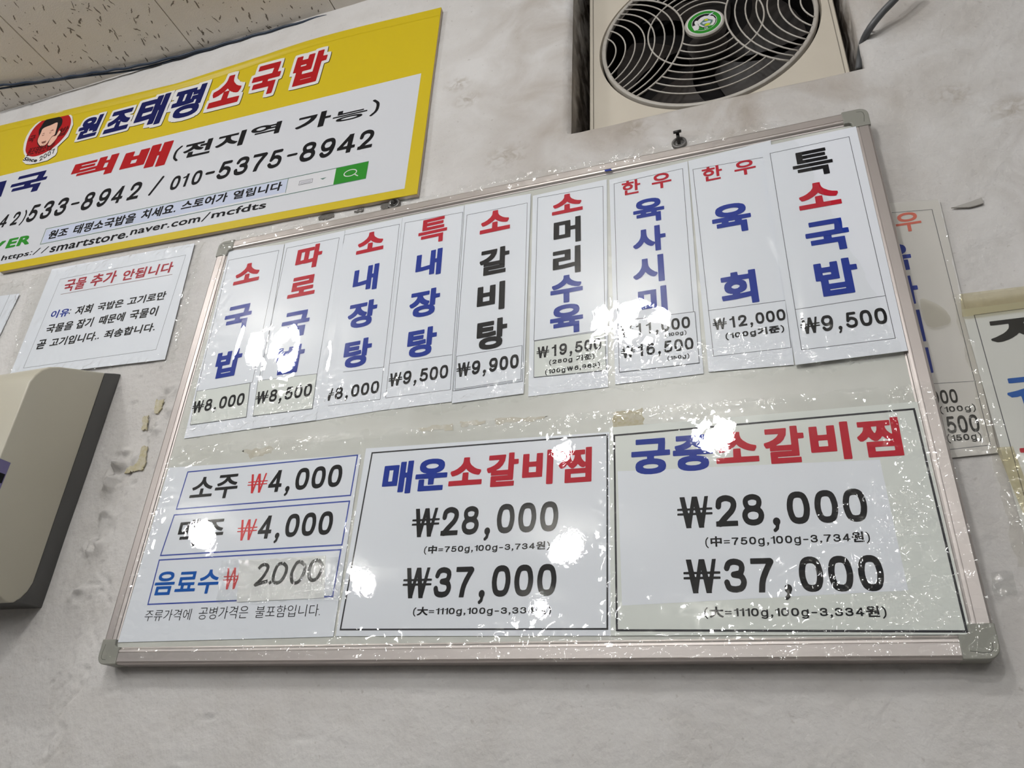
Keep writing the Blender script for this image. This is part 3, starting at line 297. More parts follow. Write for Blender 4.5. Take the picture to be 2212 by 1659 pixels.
def glyph(ch, wt, mode):
    """list of closed loops (even-odd) of one character at font size 1"""
    if ch in TIGHT and 0 < wt < .07: wt = wt*TIGHT[ch]
    key = (ch, wt, mode)
    if key in _gl: return _gl[key]
    if ch == ' ': _gl[key] = ('loops', [], 0); return _gl[key]
    step = .0125; lines, box = _skel(ch, wt)
    if lines:
        allp = [p for L_, h_ in lines for p in L_]; hm = max(h_ for L_, h_ in lines)+.03
        x0, x1 = min(p[0] for p in allp)-hm, max(p[0] for p in allp)+hm; y0, y1 = min(p[1] for p in allp)-hm, max(p[1] for p in allp)+hm
        if box: x0, x1, y0, y1 = box[0]-.03, box[1]+.03, box[2]-.03, box[3]+.03
        step = .0105
        gx = x0+np.arange(int((x1-x0)/step)+2)*step; gy = y0+np.arange(int((y1-y0)/step)+2)*step; X, Y = np.meshgrid(gx, gy, indexing='ij'); sd = np.full(X.shape, 9.0)
        for L_, h_ in lines:
            for a, b in zip(L_[:-1], L_[1:]):
                d = np.array(b)-np.array(a); L2 = max(d@d, 1e-12); t = np.clip(((X-a[0])*d[0]+(Y-a[1])*d[1])/L2, 0, 1)
                sd = np.minimum(sd, np.hypot(X-a[0]-t*d[0], Y-a[1]-t*d[1])-h_)
        if box: sd = np.maximum(sd, np.maximum(np.maximum(box[0]-X, X-box[1]), np.maximum(box[2]-Y, Y-box[3])))
    else:
        v, e = _outline(ch)
        A = v[[a for a, b in e]]; Bp = v[[b for a, b in e]]
        pad = abs(wt)+.05
        x0, y0 = v.min(0)-pad; x1, y1 = v.max(0)+pad
        nx = int((x1-x0)/step)+2; ny = int((y1-y0)/step)+2
        gx = x0+np.arange(nx)*step; gy = y0+np.arange(ny)*step
        X, Y = np.meshgrid(gx, gy, indexing='ij'); best = np.full(X.shape, 9.0); wind = np.zeros(X.shape)
        square = (mode != 'e' and mode != 'm' and not ch.isascii())
        for a, b in zip(A, Bp):
            d = b-a; L2 = d@d
            if L2 < 1e-12: continue
            t = np.clip(((X-a[0])*d[0]+(Y-a[1])*d[1])/L2, 0, 1)
            dx = np.abs(X-a[0]-t*d[0]); dy = np.abs(Y-a[1]-t*d[1])
            dist = np.sqrt(dx*dx+dy*dy)
            if square: dist = .25*dist+.75*np.maximum(dx, dy)
            best = np.minimum(best, dist)
            up = (a[1] <= Y) & (b[1] > Y); dn = (a[1] > Y) & (b[1] <= Y)
            if abs(d[1]) > 1e-12:
                xc = a[0]+(Y-a[1])*d[0]/d[1]
                wind += (up & (xc > X)); wind -= (dn & (xc > X))
        sd = np.where(np.abs(wind) > .5, -best, best)-wt
    # marching squares, linked into loops
    S = sd < 0; seg = {}
    def ex(i, j, k):  # k 0: edge (i,j)-(i+1,j), 1: (i,j)-(i,j+1)
        return (i, j, k)
    def pos(kx):
        i, j, k = kx; a = sd[i, j]; b = sd[i+1, j] if k == 0 else sd[i, j+1]; t = a/(a-b) if a != b else .5
        return (gx[i]+(t*step if k == 0 else 0), gy[j]+(t*step if k == 1 else 0))
    mix = (S[:-1, :-1] | S[1:, :-1] | S[:-1, 1:] | S[1:, 1:]) & ~(S[:-1, :-1] & S[1:, :-1] & S[:-1, 1:] & S[1:, 1:])
    for i, j in zip(*np.nonzero(mix)):
        a, b, c, d = S[i, j], S[i+1, j], S[i+1, j+1], S[i, j+1]
        E = [((i, j, 0), a, b), ((i+1, j, 1), b, c), ((i, j+1, 0), d, c), ((i, j, 1), a, d)]
        cr = [q[0] for q in E if q[1] != q[2]]
        # direction: inside on the left
        ccw = [((i, j, 0), a, b), ((i+1, j, 1), b, c), ((i, j+1, 0), c, d), ((i, j, 1), d, a)]
        outs = [q[0] for q in ccw if q[1] and not q[2]]; ins = [q[0] for q in ccw if not q[1] and q[2]]
        if len(outs) == 1: seg[outs[0]] = ins[0]
        else:
            for o_ in outs:  # saddle: pair each out with the next in going round
                order = [q[0] for q in ccw]; k = order.index(o_)
                for s_ in (1, 2, 3):
                    if order[(k+s_) % 4] in ins: seg[o_] = order[(k+s_) % 4]; break
    loops = []; used = set()
    for s0 in list(seg):
        if s0 in used: continue
        lp = []; k = s0
        while k not in used and k in seg: used.add(k); lp.append(pos(k)); k = seg[k]
        if len(lp) > 5:
            # Douglas-Peucker-like thinning
            P = np.array(lp); keep = []
            n = len(P); st = 0; keep.append(0); i = 1
            while i < n-1:
                j = i+1; a = P[keep[-1]]; ok = True
                while j < n:
                    d = P[j]-a; L = np.hypot(*d)
                    if L < 1e-9: j += 1; continue
                    q = P[keep[-1]+1:j]-a; dev = np.abs(q[:, 0]*d[1]-q[:, 1]*d[0])/L
                    if dev.size and dev.max() > .0028: break
                    j += 1
                keep.append(j-1 if j-1 > keep[-1] else keep[-1]+1); i = keep[-1]+1
            P = P[keep]
            if len(P) > 2: loops.append([tuple(p) for p in P])
    _gl[key] = ('loops', loops, 0); return _gl[key]
_tri = {}
def fill(loops):
    """triangles of closed even-odd loops, through a filled 2D curve"""
    c = bpy.data.curves.new('f', 'CURVE'); c.dimensions = '2D'; c.fill_mode = 'BOTH'
    for lp in loops:
        sp = c.splines.new('POLY'); sp.points.add(len(lp)-1); sp.use_cyclic_u = True
        sp.points.foreach_set('co', [k for p in lp for k in (p[0], p[1], 0.0, 1.0)])
    o = bpy.data.objects.new('f', c); me = bpy.data.meshes.new_from_object(o)
    v = [tuple(p.co[:2]) for p in me.vertices]; f = [tuple(p.vertices) for p in me.polygons]
    bpy.data.objects.remove(o); bpy.data.curves.remove(c); bpy.data.meshes.remove(me)
    return v, f
TIGHT = {'평': .75, '특': .62, '택': .6, '뼈': .7, '찜': .9, '역': .8, '능': .6, '물': .8, '를': .7, '을': .8, '립': .8, '열': .85, '육': .9}
def glyph_tris(ch, wt, mode):
    k = (ch, wt, mode)
    if k not in _tri: _tri[k] = fill(glyph(ch, wt, mode)[1])
    return _tri[k]
def layout(s, wt, mode):
    """-> list of (kind, polys) placed along a line, and the ink box"""
    x = 0; res = []
    for ch in s:
        kind, lp, _ = glyph(ch, wt, mode)
        if ch == ' ': x += .32 if mode != 'm' else .55; continue
        xs = [p[0] for q in lp for p in q]
        if mode == 'm':
            cell = .42 if ch == ',' else (.90 if ch == '\u20a9' else .625); sx = 1.0
            cx = (max(xs)+min(xs))/2; off = x+cell/2
            pl = [[((p[0]-cx)*sx+off, p[1]) for p in q] for q in lp]; x += cell; tf = (sx, off-cx*sx)
        else:
            x -= min(xs)-.04 if _skel(ch, wt)[0] else 0; pl = [[(p[0]+x, p[1]) for p in q] for q in lp]; tf = (1.0, x); x += (max(xs)-min(xs)+.10 if _skel(ch, wt)[0] else advance(ch)+wt*.9)
        res.append((kind, pl, ch, tf))
    P = [p for k, pl, ch, tf in res for q in pl for p in q]; Pn = [p for k, pl, ch, tf in res if ch != ',' for q in pl for p in q] or P
    return res, (min(p[0] for p in P), max(p[0] for p in P), min(p[1] for p in Pn), max(p[1] for p in Pn))
def lettering(T, th, d, parent, name='lettering', dd=.00022, extra=0.0, matl=None):
    s, u0, u1, v0, v1, colr, wt, mode = T
    res, (x0, x1, y0, y1) = layout(s, wt+extra if extra else wt, mode)
    if extra:   # a halo: same placement as the plain text, grown
        _, (x0, x1, y0, y1) = layout(s, wt, mode)
    c_, s_ = math.cos(th), math.sin(th); V = []; F = []
    def place(x, y):
        u = u0+(x-x0)/(x1-x0)*(u1-u0); v = v0+(y-y0)/(y1-y0)*(v1-v0)
        return W(u*c_-v*s_, u*s_+v*c_, d+dd)
    for kind, pl, ch, tf in res:
        if kind == 'quads':
            for q in pl: b = len(V); V += [place(*p) for p in q]; F.append((b, b+1, b+2, b+3))
        elif pl:
            gv, gf = glyph_tris(ch, wt+extra if extra else wt, mode); b = len(V); V += [place(p[0]*tf[0]+tf[1], p[1]) for p in gv]
            F += [tuple(b+i for i in t) for t in gf]
    return mesh(name, V, F, matl or INK[colr], parent)
def slab(name, P, d0, d1, m, parent=None, **k):
    """polygon in wall coordinates, from depth d0 (back) to d1 (front)"""
    n = len(P); V = [W(x, z, d1) for x, z in P]+[W(x, z, d0) for x, z in P]
    F = [tuple(range(n)), tuple(reversed(range(n, 2*n)))]+[(i, i+n, (i+1) % n+n, (i+1) % n) for i in range(n)]
    bm = bmesh.new(); vs = [bm.verts.new(v) for v in V]
    for f in F: bm.faces.new([vs[i] for i in f])
    return bmobj(name, bm, m, parent, **k)
def flat(name, P, d, m, parent=None, **k):
    if len(P) > 4:
        t = geometry.tessellate_polygon([[Vector((a, b, 0)) for a, b in P]]); return mesh(name, [W(x, z, d) for x, z in P], [tuple(q) for q in t], m, parent, **k)
    return mesh(name, [W(x, z, d) for x, z in P], [tuple(range(len(P)))], m, parent, **k)
def stroke(name, P, wdt, d, m, parent=None, closed=True):
    """thin flat line along wall points, mitred"""
    P = [np.array(p, float) for p in P]; n = len(P); V = []; F = []
    for i in range(n):
        a = P[i-1] if (closed or i) else P[i]; b = P[(i+1) % n] if (closed or i < n-1) else P[i]
        t1 = P[i]-a; t2 = b-P[i]
        t1 = t1/np.linalg.norm(t1) if np.linalg.norm(t1) > 0 else t2/np.linalg.norm(t2); t2 = t2/np.linalg.norm(t2) if np.linalg.norm(t2) > 0 else t1
        nrm = np.array([-(t1+t2)[1], (t1+t2)[0]]); nl = np.linalg.norm(nrm); nrm = nrm/nl if nl > 1e-6 else np.array([-t1[1], t1[0]])
        k = wdt/2/max(.35, abs(nrm@np.array([-t1[1], t1[0]])))
        V += [W(*(P[i]+nrm*k), d), W(*(P[i]-nrm*k), d)]
    for i in range(n if closed else n-1):
        j = (i+1) % n; F.append((2*i, 2*i+1, 2*j+1, 2*j))
    return mesh(name, V, F, m, parent)
def smooth_path(P, k=8, closed=False):
    P = [np.array(p, float) for p in P]; n = len(P); out = []
    for i in range(n if closed else n-1):
        p0 = P[i-1] if (i or closed) else 2*P[0]-P[1]; p1 = P[i]; p2 = P[(i+1) % n]; p3 = P[(i+2) % n] if (closed or i+2 < n) else 2*P[-1]-P[-2]
        for t in np.linspace(0, 1, k, endpoint=False):
            out.append(.5*((2*p1)+(-p0+p2)*t+(2*p0-5*p1+4*p2-p3)*t*t+(-p0+3*p1-3*p2+p3)*t**3))
    if not closed: out.append(P[-1])
    return out
def tube(name, pts, r, m, parent=None, seg=10, closed=False, rx=None, **k):
    pts = [Vector(p) for p in pts]; V = []; F = []; n = len(pts); up = Vector((0.13, -1, .07)).normalized()
    for i, p in enumerate(pts):
        t = (pts[(i+1) % n] if (closed or i < n-1) else p)-(pts[i-1] if (closed or i) else p); t.normalize()
        a = t.cross(up).normalized(); b = t.cross(a).normalized()
        for j in range(seg):
            an = 2*math.pi*j/seg; V.append(p+a*(math.cos(an)*(rx or r))+b*(math.sin(an)*r))
    for i in range(n if closed else n-1):
        for j in range(seg):
            q = (i+1) % n; F.append((i*seg+j, i*seg+(j+1) % seg, q*seg+(j+1) % seg, q*seg+j))
    if not closed: F += [tuple(range(seg)), tuple(reversed(range((n-1)*seg, n*seg)))]
    bm = bmesh.new(); vs = [bm.verts.new(v) for v in V]
    for f in F: bm.faces.new([vs[i] for i in f])
    return bmobj(name, bm, m, parent, smooth=True, **k)
def lerpq(Q_, u, v):
    """point in a quad TL TR BR BL, u to the right, v down"""
    a = [np.array(q) for q in Q_]; return (a[0]*(1-u)+a[1]*u)*(1-v)+(a[3]*(1-u)+a[2]*u)*v
def center(Pq): return (sum(p[0] for p in Pq)/len(Pq), sum(p[1] for p in Pq)/len(Pq))
CAMP = Vector((0, -CAMD, ZC))
def film(name, Qd, d, m, parent=None, step=.0025, edge=.012, crink=.0011, wave=.0012, spots=(), seed=0, edges=(1, 1, 1, 1), jag=.004, lift=None, **k):
    """a clear sheet: wavy in the middle, crinkled towards its edges; spots = places where it bulges towards a lamp"""
    q = [np.array(p) for p in Qd]
    nu = max(6, int(np.linalg.norm(q[1]-q[0])/step)); nv = max(6, int(np.linalg.norm(q[3]-q[0])/step))
    u, v = np.meshgrid(np.linspace(0, 1, nu), np.linspace(0, 1, nv), indexing='ij')
    X = (q[0][0]*(1-u)+q[1][0]*u)*(1-v)+(q[3][0]*(1-u)+q[2][0]*u)*v
    Z = (q[0][1]*(1-u)+q[1][1]*u)*(1-v)+(q[3][1]*(1-u)+q[2][1]*u)*v
    Lu = np.linalg.norm(q[1]-q[0]); Lv = np.linalg.norm(q[3]-q[0])
    # ragged edges
    ju = fbm(v*Lv*60+seed, v*0+3.3, 4)*jag; jv = fbm(u*Lu*45+seed, u*0+7.7, 4)*jag
    X = X+ju*(np.exp(-u*Lu/.01)*edges[3]-np.exp(-(1-u)*Lu/.01)*edges[1]); Z = Z+jv*(np.exp(-v*Lv/.01)*edges[0]+np.exp(-(1-v)*Lv/.01)*edges[2])
    de = np.minimum(np.minimum(u*Lu+(1-edges[3])*9, (1-u)*Lu+(1-edges[1])*9), np.minimum(v*Lv+(1-edges[0])*9, (1-v)*Lv+(1-edges[2])*9))
    E = np.exp(-de/edge)
    wv = fbm(X*9+seed, Z*9-seed, 2)*wave*2
    ridge = (np.abs(fbm(X*70+seed*3, Z*70, 3))-.2)*crink*2*E+np.abs(fbm(X*25-seed, Z*60+5, 2))*crink*1.6*E
    hgt = wv+ridge
    for (sx, sz, gx_, gz_, ru, rv) in spots:
        dx = X-sx; dz = Z-sz; g = np.exp(-.5*((dx/ru)**2+(dz/rv)**2)); hgt = hgt+(gx_*dx+gz_*dz)*g
    if lift is not None: hgt = hgt+lift(X, Z, u, v)
    hgt = hgt-hgt.min()*0.0
    Y = -(d+hgt)
    V = np.stack([X, Y, Z+ZC], -1).reshape(-1, 3)
    idx = np.arange(nu*nv).reshape(nu, nv)
    F = np.stack([idx[:-1, :-1], idx[1:, :-1], idx[1:, 1:], idx[:-1, 1:]], -1).reshape(-1, 4)[:, ::-1]
    me = bpy.data.meshes.new(name); me.vertices.add(len(V)); me.vertices.foreach_set('co', V.ravel())
    me.loops.add(F.size); me.loops.foreach_set('vertex_index', F.ravel().astype(np.int32)); me.polygons.add(len(F))
    me.polygons.foreach_set('loop_start', np.arange(0, F.size, 4, dtype=np.int32)); me.polygons.foreach_set('use_smooth', [True]*len(F))
    me.update(calc_edges=True); me.validate(); me.materials.append(m)
    o = bpy.data.objects.new(name, me); COL.objects.link(o)
    return finish(o, parent=parent, **k)
def glint(x, z, lamp, ru, rv, d=.0255):
    """slopes that make the film at (x, z) mirror a lamp into the camera"""
    p = W(x, z, d); l = Vector((LAMPS[lamp][0], LAMPS[lamp][1], ZC+H-LDROP))
    h = ((CAMP-p).normalized()+(l-p).normalized()).normalized()
    return (x, z, h.x/h.y, h.z/h.y, ru, rv)
def glints(key, r0=.0024, r1=.0055, th='glints'):
    rr = random.Random(5); out = []
    for x, z in DATA[th]['quads'][key]:
        c_ = [glint(x, z, i, 1, 1) for i in range(len(LAMPS))]; b = min(c_, key=lambda g: g[2]**2+g[3]**2)
        out.append((x, z, b[2], b[3], rr.uniform(r0, r1)*1.3, rr.uniform(r0, r1)*.8))
    return out
# ================================================================== THE ROOM
SPLIT_X = (-.2099, .166); HB, HT = .8205, 1.215      # fan recess
def thin(a):
    a = np.unique(a); keep = [a[0]]; must = (SPLIT_X[0], SPLIT_X[1], HB, HT)
    for v in a[1:]:
        if any(abs(v-m_) < 1e-4 for m_ in must):
            if v-keep[-1] < .0012 and not any(abs(keep[-1]-m_) < 1e-4 for m_ in must): keep.pop()
            keep.append(v)
        elif v-keep[-1] > .0012: keep.append(v)
    return np.array(keep)
def build_wall():
    xs = thin(np.round(np.concatenate([np.arange(-3.4, -1.75, .08), np.arange(-1.75, .62, .007), np.arange(-.895, -.755, .0026), np.arange(.62, 2.2, .08), SPLIT_X]), 4))
    zs = thin(np.round(np.concatenate([np.arange(-1.45, -.35, .08), np.arange(-.35, H, .007), np.arange(-.05, .53, .0030), [H+.02], [HB, HT]]), 4))
    X, Z = np.meshgrid(xs, zs, indexing='ij')
    near = ((X > -1.8) & (X < .66) & (Z > -.4))
    Y = fbm(X*5, Z*5, 3)*.0022+fbm(X*26, Z*26, 3)*.0007
    # rough old render below the banner's end and near the recess
    r1 = np.exp(-(((X+.30)/.16)**2+((Z-.86)/.16)**2)); Y += r1*fbm(X*60, Z*60, 3)*.0018
    # lumps of plaster beside the dispenser, and a crack
    for lx, lz, lr, la in [(-.830, .385, .016, .006), (-.838, .352, .014, .005), (-.832, .368, .013, .005), (-.826, .305, .012, .005), (-.83, .268, .011, .005), (-.842, .262, .012, .004), (-.835, .205, .012, .004), (-.79, .43, .010, .003), (-.775, .46, .010, .003), (-.78, .49, .012, .003)]:
        Y += la*1.3*np.exp(-(((X-lx)/lr)**2+((Z-lz)/lr)**2))*np.clip(.8+fbm(X*90, Z*90, 3)*2.6, .1, 2)
    for c0, zlo, zhi, sd_ in ((-.800, .02, .47, 0), (-.815, .0, .30, 5), (-.79, -.1, .12, 9)):
        cx = c0+.035*fbm(Z*7+sd_, Z*0, 2)+.016*fbm(Z*55+sd_, Z*0, 2)
        Y -= .0030*np.exp(-np.abs(X-cx)/.0022)*(Z < zhi)*(Z > zlo)*(fbm(X*30+sd_, Z*30, 2) > -.08)
    Y -= .0016*np.exp(-np.abs(Z+.01+.02*fbm(X*8, X*0, 2))/.004)*(X < -.55)*(fbm(X*30, Z*30, 2) > 0)
    # sparse pits
    pit = vnoise(X*120, Z*120); Y -= (pit > .455)*.0016*(1+(X < -.5)*.8)
    # the edges of the recess are worn round
    ex = np.minimum(np.abs(X-SPLIT_X[0]), np.abs(X-SPLIT_X[1])); inz = (Z > HB-.001)
    side = np.where((X <= SPLIT_X[0]+1e-4), SPLIT_X[0]-X, np.where(X >= SPLIT_X[1]-1e-4, X-SPLIT_X[1], 0)); below = np.where(Z <= HB+1e-4, HB-Z, 0)
    dh = np.sqrt(side**2+below**2); wr = .011*(1+fbm(X*20, Z*20, 2)*.8); Y -= np.where((dh < wr) & (Z < HT), .007*(1-dh/wr)**2, 0)
    Y = np.where(near, Y, 0)
    V = np.stack([X, -Y, Z+ZC], -1).reshape(-1, 3); ny = len(zs); F = []
    ix0, ix1 = int(np.argmin(np.abs(xs-SPLIT_X[0]))), int(np.argmin(np.abs(xs-SPLIT_X[1]))); iz0, iz1 = int(np.argmin(np.abs(zs-HB))), int(np.argmin(np.abs(zs-HT)))
    for i in range(len(xs)-1):
        for j in range(ny-1):
            if ix0 <= i < ix1 and iz0 <= j < iz1: continue
            a = i*ny+j; F.append((a, a+ny, a+ny+1, a+1))
    V = V.tolist()
    # jambs, sill and back of the recess
    def strip(ids, inward, depth=.125, nstep=9):
        rows = [ids]
        for k in range(1, nstep+1):
            row = []
            for q in ids:
                x, y, z = V[q]; dd = depth*k/nstep; off = .004*float(fbm(np.array(x*30+dd*40), np.array(z*30+dd*25), 3))
                V.append([x+inward[0]*off, y+dd, z+inward[1]*off]); row.append(len(V)-1)
            rows.append(row)
        G = []
        for a, b in zip(rows[:-1], rows[1:]):
            for c in range(len(a)-1): G.append((a[c], a[c+1], b[c+1], b[c]))
        return G
    G = strip([ix0*ny+j for j in range(iz0, iz1+1)], (1, 0)); G += strip([ix1*ny+j for j in range(iz0, iz1+1)], (-1, 0))
    S_ = strip([i*ny+iz0 for i in range(ix0, ix1+1)], (0, 1)); S_ += strip([i*ny+iz1 for i in range(ix0, ix1+1)], (0, -1))
    nF = len(F); F += G+S_
    b = len(V); V += [[SPLIT_X[0]-.03, .118, HB+ZC-.03], [SPLIT_X[1]+.03, .118, HB+ZC-.03], [SPLIT_X[1]+.03, .118, HT+ZC+.03], [SPLIT_X[0]-.03, .118, HT+ZC+.03]]
    F.append((b, b+1, b+2, b+3))
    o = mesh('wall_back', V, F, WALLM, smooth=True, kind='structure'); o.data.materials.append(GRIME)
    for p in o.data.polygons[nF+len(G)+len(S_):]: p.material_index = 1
    return o
SCUFFS = [(x, z, .028) for x, z in DATA['misc']['quads']['scuff'][:2]]+[(.245, .74, .03), (.30, .70, .035), (-.30, .80, .04), (-.12, .80, .03)]
def wall_mat():
    m = bpy.data.materials.new('painted_plaster'); m.use_nodes = True; nt = m.node_tree; p = nt.nodes['Principled BSDF']; p.inputs['Roughness'].default_value = .62
    p.inputs['Specular IOR Level'].default_value = .3
    g = nt.nodes.new('ShaderNodeNewGeometry')
    def noise(sc, det=5, dist=0):
        n = nt.nodes.new('ShaderNodeTexNoise'); n.inputs['Scale'].default_value = sc; n.inputs['Detail'].default_value = det; n.inputs['Distortion'].default_value = dist
        nt.links.new(g.outputs['Position'], n.inputs['Vector']); return n.outputs[0]
    def rng(src, a, b, c=0, d=1):
        r = nt.nodes.new('ShaderNodeMapRange'); r.inputs[1].default_value = a; r.inputs[2].default_value = b; r.inputs[3].default_value = c; r.inputs[4].default_value = d
        nt.links.new(src, r.inputs[0]); return r.outputs[0]
    def mix(f, a, b):
        x = nt.nodes.new('ShaderNodeMix'); x.data_type = 'RGBA'
        nt.links.new(f, x.inputs[0])
        for i, c in ((6, a), (7, b)):
            if isinstance(c, tuple): x.inputs[i].default_value = c
            else: nt.links.new(c, x.inputs[i])
        return x.outputs[2]
    def math_(op, a, b):
        x = nt.nodes.new('ShaderNodeMath'); x.operation = op; x.use_clamp = True
        for i, c in ((0, a), (1, b)):
            if isinstance(c, (int, float)): x.inputs[i].default_value = c
            else: nt.links.new(c, x.inputs[i])
        return x.outputs[0]
    def near(cx, cy, cz, sx, sy, sz, r0, r1):
        v = nt.nodes.new('ShaderNodeVectorMath'); v.operation = 'SUBTRACT'; nt.links.new(g.outputs['Position'], v.inputs[0]); v.inputs[1].default_value = (cx, cy, cz+ZC)
        s = nt.nodes.new('ShaderNodeVectorMath'); s.operation = 'MULTIPLY'; nt.links.new(v.outputs[0], s.inputs[0]); s.inputs[1].default_value = (sx, sy, sz)
        l = nt.nodes.new('ShaderNodeVectorMath'); l.operation = 'LENGTH'; nt.links.new(s.outputs[0], l.inputs[0])
        return rng(l.outputs[1], r0, r1, 1, 0)
    base = mix(rng(noise(3.0, 4), .4, .62), (.595, .58, .565, 1), (.66, .65, .64, 1))
    base = mix(rng(noise(16, 6), .46, .68, 0, .35), base, (.50, .475, .445, 1))
    base = mix(rng(noise(150, 3), .66, .74, 0, .35), base, (.33, .30, .27, 1))                     # specks
    base = mix(math_('MULTIPLY', near(-.03, 0, 1.0, 1, .3, .75, .20, .42), rng(noise(9, 6, .8), .38, .66)), base, (.40, .355, .31, 1))   # dirt round the fan
    base = mix(math_('MULTIPLY', near(.33, 0, .62, 1, 1, .5, .0, .16), rng(noise(14, 5, 1.5), .45, .7, 0, .6)), base, (.40, .37, .34, 1))
    for cx_, cz_, r_ in SCUFFS: base = mix(math_('MULTIPLY', near(cx_, 0, cz_, 1, 1, 1.4, .0, r_), rng(noise(70, 6, 1.0), .42, .6, 0, .8)), base, (.33, .285, .23, 1))
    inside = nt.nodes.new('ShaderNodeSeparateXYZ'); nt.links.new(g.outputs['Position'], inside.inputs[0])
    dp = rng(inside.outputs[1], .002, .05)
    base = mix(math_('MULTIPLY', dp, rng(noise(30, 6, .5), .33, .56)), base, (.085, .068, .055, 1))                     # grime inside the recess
    nt.links.new(base, p.inputs['Base Color'])
    b1 = nt.nodes.new('ShaderNodeBump'); b1.inputs['Strength'].default_value = .7; b1.inputs['Distance'].default_value = .003; nt.links.new(noise(85, 6), b1.inputs['Height'])
    b2 = nt.nodes.new('ShaderNodeBump'); b2.inputs['Strength'].default_value = .3; b2.inputs['Distance'].default_value = .006; nt.links.new(noise(22, 5, .4), b2.inputs['Height'])
    nt.links.new(b1.outputs[0], b2.inputs['Normal']); nt.links.new(b2.outputs[0], p.inputs['Normal'])
    return m
WALLM = wall_mat()
build_wall()
# ceiling: backing board with separate fissured tiles near the wall
cb = mesh('ceiling', [(-5, .02, ZC+H+.012), (4, .02, ZC+H+.012), (4, -7.5, ZC+H+.012), (-5, -7.5, ZC+H+.012)], [(0, 1, 2, 3)], CEILB, kind='structure')
mesh('floor', [(-5, .02, 0), (4, .02, 0), (4, -7.5, 0), (-5, -7.5, 0)], [(0, 3, 2, 1)], FLOOR, kind='structure')
TW = .3127; X0T = -1.2889-TW*3
def tile_mesh(nx_, ny_):
    g = .0009; V = []; bm = bmesh.new(); a, b = TW*nx_, TW*ny_
    bmesh.ops.create_cube(bm, size=1, matrix=Matrix.Translation((a/2, -b/2, .006)) @ Matrix.Diagonal((a-2*g, b-2*g, .012, 1)))
    bmesh.ops.bevel(bm, geom=[e for e in bm.edges if all(v.co.z < .001 for v in e.verts)], offset=.0012, segments=1, affect='EDGES')
    me = bpy.data.meshes.new('ceiling_tile'); bm.to_mesh(me); bm.free(); me.materials.append(TILE); return me
def fissures(seed):
    rr = random.Random(seed); V = []; F = []
    for k in range(230):
        x = rr.uniform(.012, TW-.012); y = -rr.uniform(.012, TW-.012)
        if rr.random() < .45:
            r = rr.uniform(.0006, .0016); n = 5; b = len(V)
            V += [(x+r*math.cos(i*2*math.pi/n+k)*rr.uniform(.7, 1.3), y+r*math.sin(i*2*math.pi/n+k), -.00015) for i in range(n)]; F.append(tuple(range(b, b+n)))
        else:
            L = rr.uniform(.005, .017); a = rr.gauss(1.75, .45); wd = rr.uniform(.0008, .0018); n = 5; pts = []
            for i in range(n+1):
                t = i/n; pts.append((x+math.cos(a)*L*(t-.5)+rr.uniform(-.0008, .0008), y+math.sin(a)*L*(t-.5)+rr.uniform(-.0008, .0008), wd*(.35+rr.uniform(.5, 1)*math.sin(math.pi*min(1, max(.12, t))))))
            b = len(V); nx, ny = -math.sin(a), math.cos(a)
            for px_, py_, ww in pts: V += [(px_+nx*ww, py_+ny*ww, -.00015), (px_-nx*ww, py_-ny*ww, -.00015)]
            for i in range(n): F.append((b+2*i, b+2*i+1, b+2*i+3, b+2*i+2))
    me = bpy.data.meshes.new('fissures'); me.from_pydata(V, [], F); me.materials.append(FISS); return me
tm = tile_mesh(1, 1); fm = [fissures(i) for i in range(4)]
for i in range(0, 8):
    for j in range(3):
        t = bpy.data.objects.new('ceiling_tile', tm); COL.objects.link(t); t.parent = cb; t.location = (X0T+i*TW, .012-j*TW, ZC+H)
        if i < 5 and j < 2:
            f_ = bpy.data.objects.new('fissures', fm[(i*2+j*3) % 4]); COL.objects.link(f_); f_.parent = t; f_['kind'] = 'stuff'
# ================================================================== VENTILATION FAN in the recess
FX, FZ, FR, FD = -.018, 1.017, .156, -.045
fan = empty('ventilation_fan', W(FX, FZ, FD-.05), 'square cream ventilation fan with a round ribbed grille set in the dirty wall recess', 'fan')
def fpt(x, z, d): return W(FX+x, FZ+z, d)
def fan_plate():
    bm = bmesh.new(); hw = .1685; N = 96; R = FR+.0035
    def sq(a):
        c, s = math.cos(a), math.sin(a); k = hw/max(abs(c), abs(s)); return (c*k, s*k)
    ring0 = []; ring1 = []; ringb = []
    for i in range(N):
        a = 2*math.pi*i/N+math.pi/4
        ring0.append(bm.verts.new(fpt(*sq(a), FD))); ring1.append(bm.verts.new(fpt(R*math.cos(a), R*math.sin(a), FD))); ringb.append(bm.verts.new(fpt(R*.985*math.cos(a), R*.985*math.sin(a), FD-.012)))
    for i in range(N):
        j = (i+1) % N; bm.faces.new((ring0[i], ring0[j], ring1[j], ring1[i])); bm.faces.new((ring1[i], ring1[j], ringb[j], ringb[i]))
    return bm
bmobj('front_plate', fan_plate(), FANC, fan)
def rim():
    bm = bmesh.new(); o_ = .1754; i_ = .1690
    prof = [(o_, -.062), (o_, .0-.003), (o_-.0015, -.0005), (i_+.0010, -.0005), (i_, -.0025), (i_, -.008)]
    rows = []
    for s, dz in prof:
        rows.append([bm.verts.new(fpt(x*s, z*s, FD+dz+.0005)) for x, z in ((1, 1), (-1, 1), (-1, -1), (1, -1))])
    for a, b in zip(rows[:-1], rows[1:]):
        for i in range(4): bm.faces.new((a[i], a[(i+1) % 4], b[(i+1) % 4], b[i]))
    return bm
bmobj('outer_rim', rim(), FANC, fan)
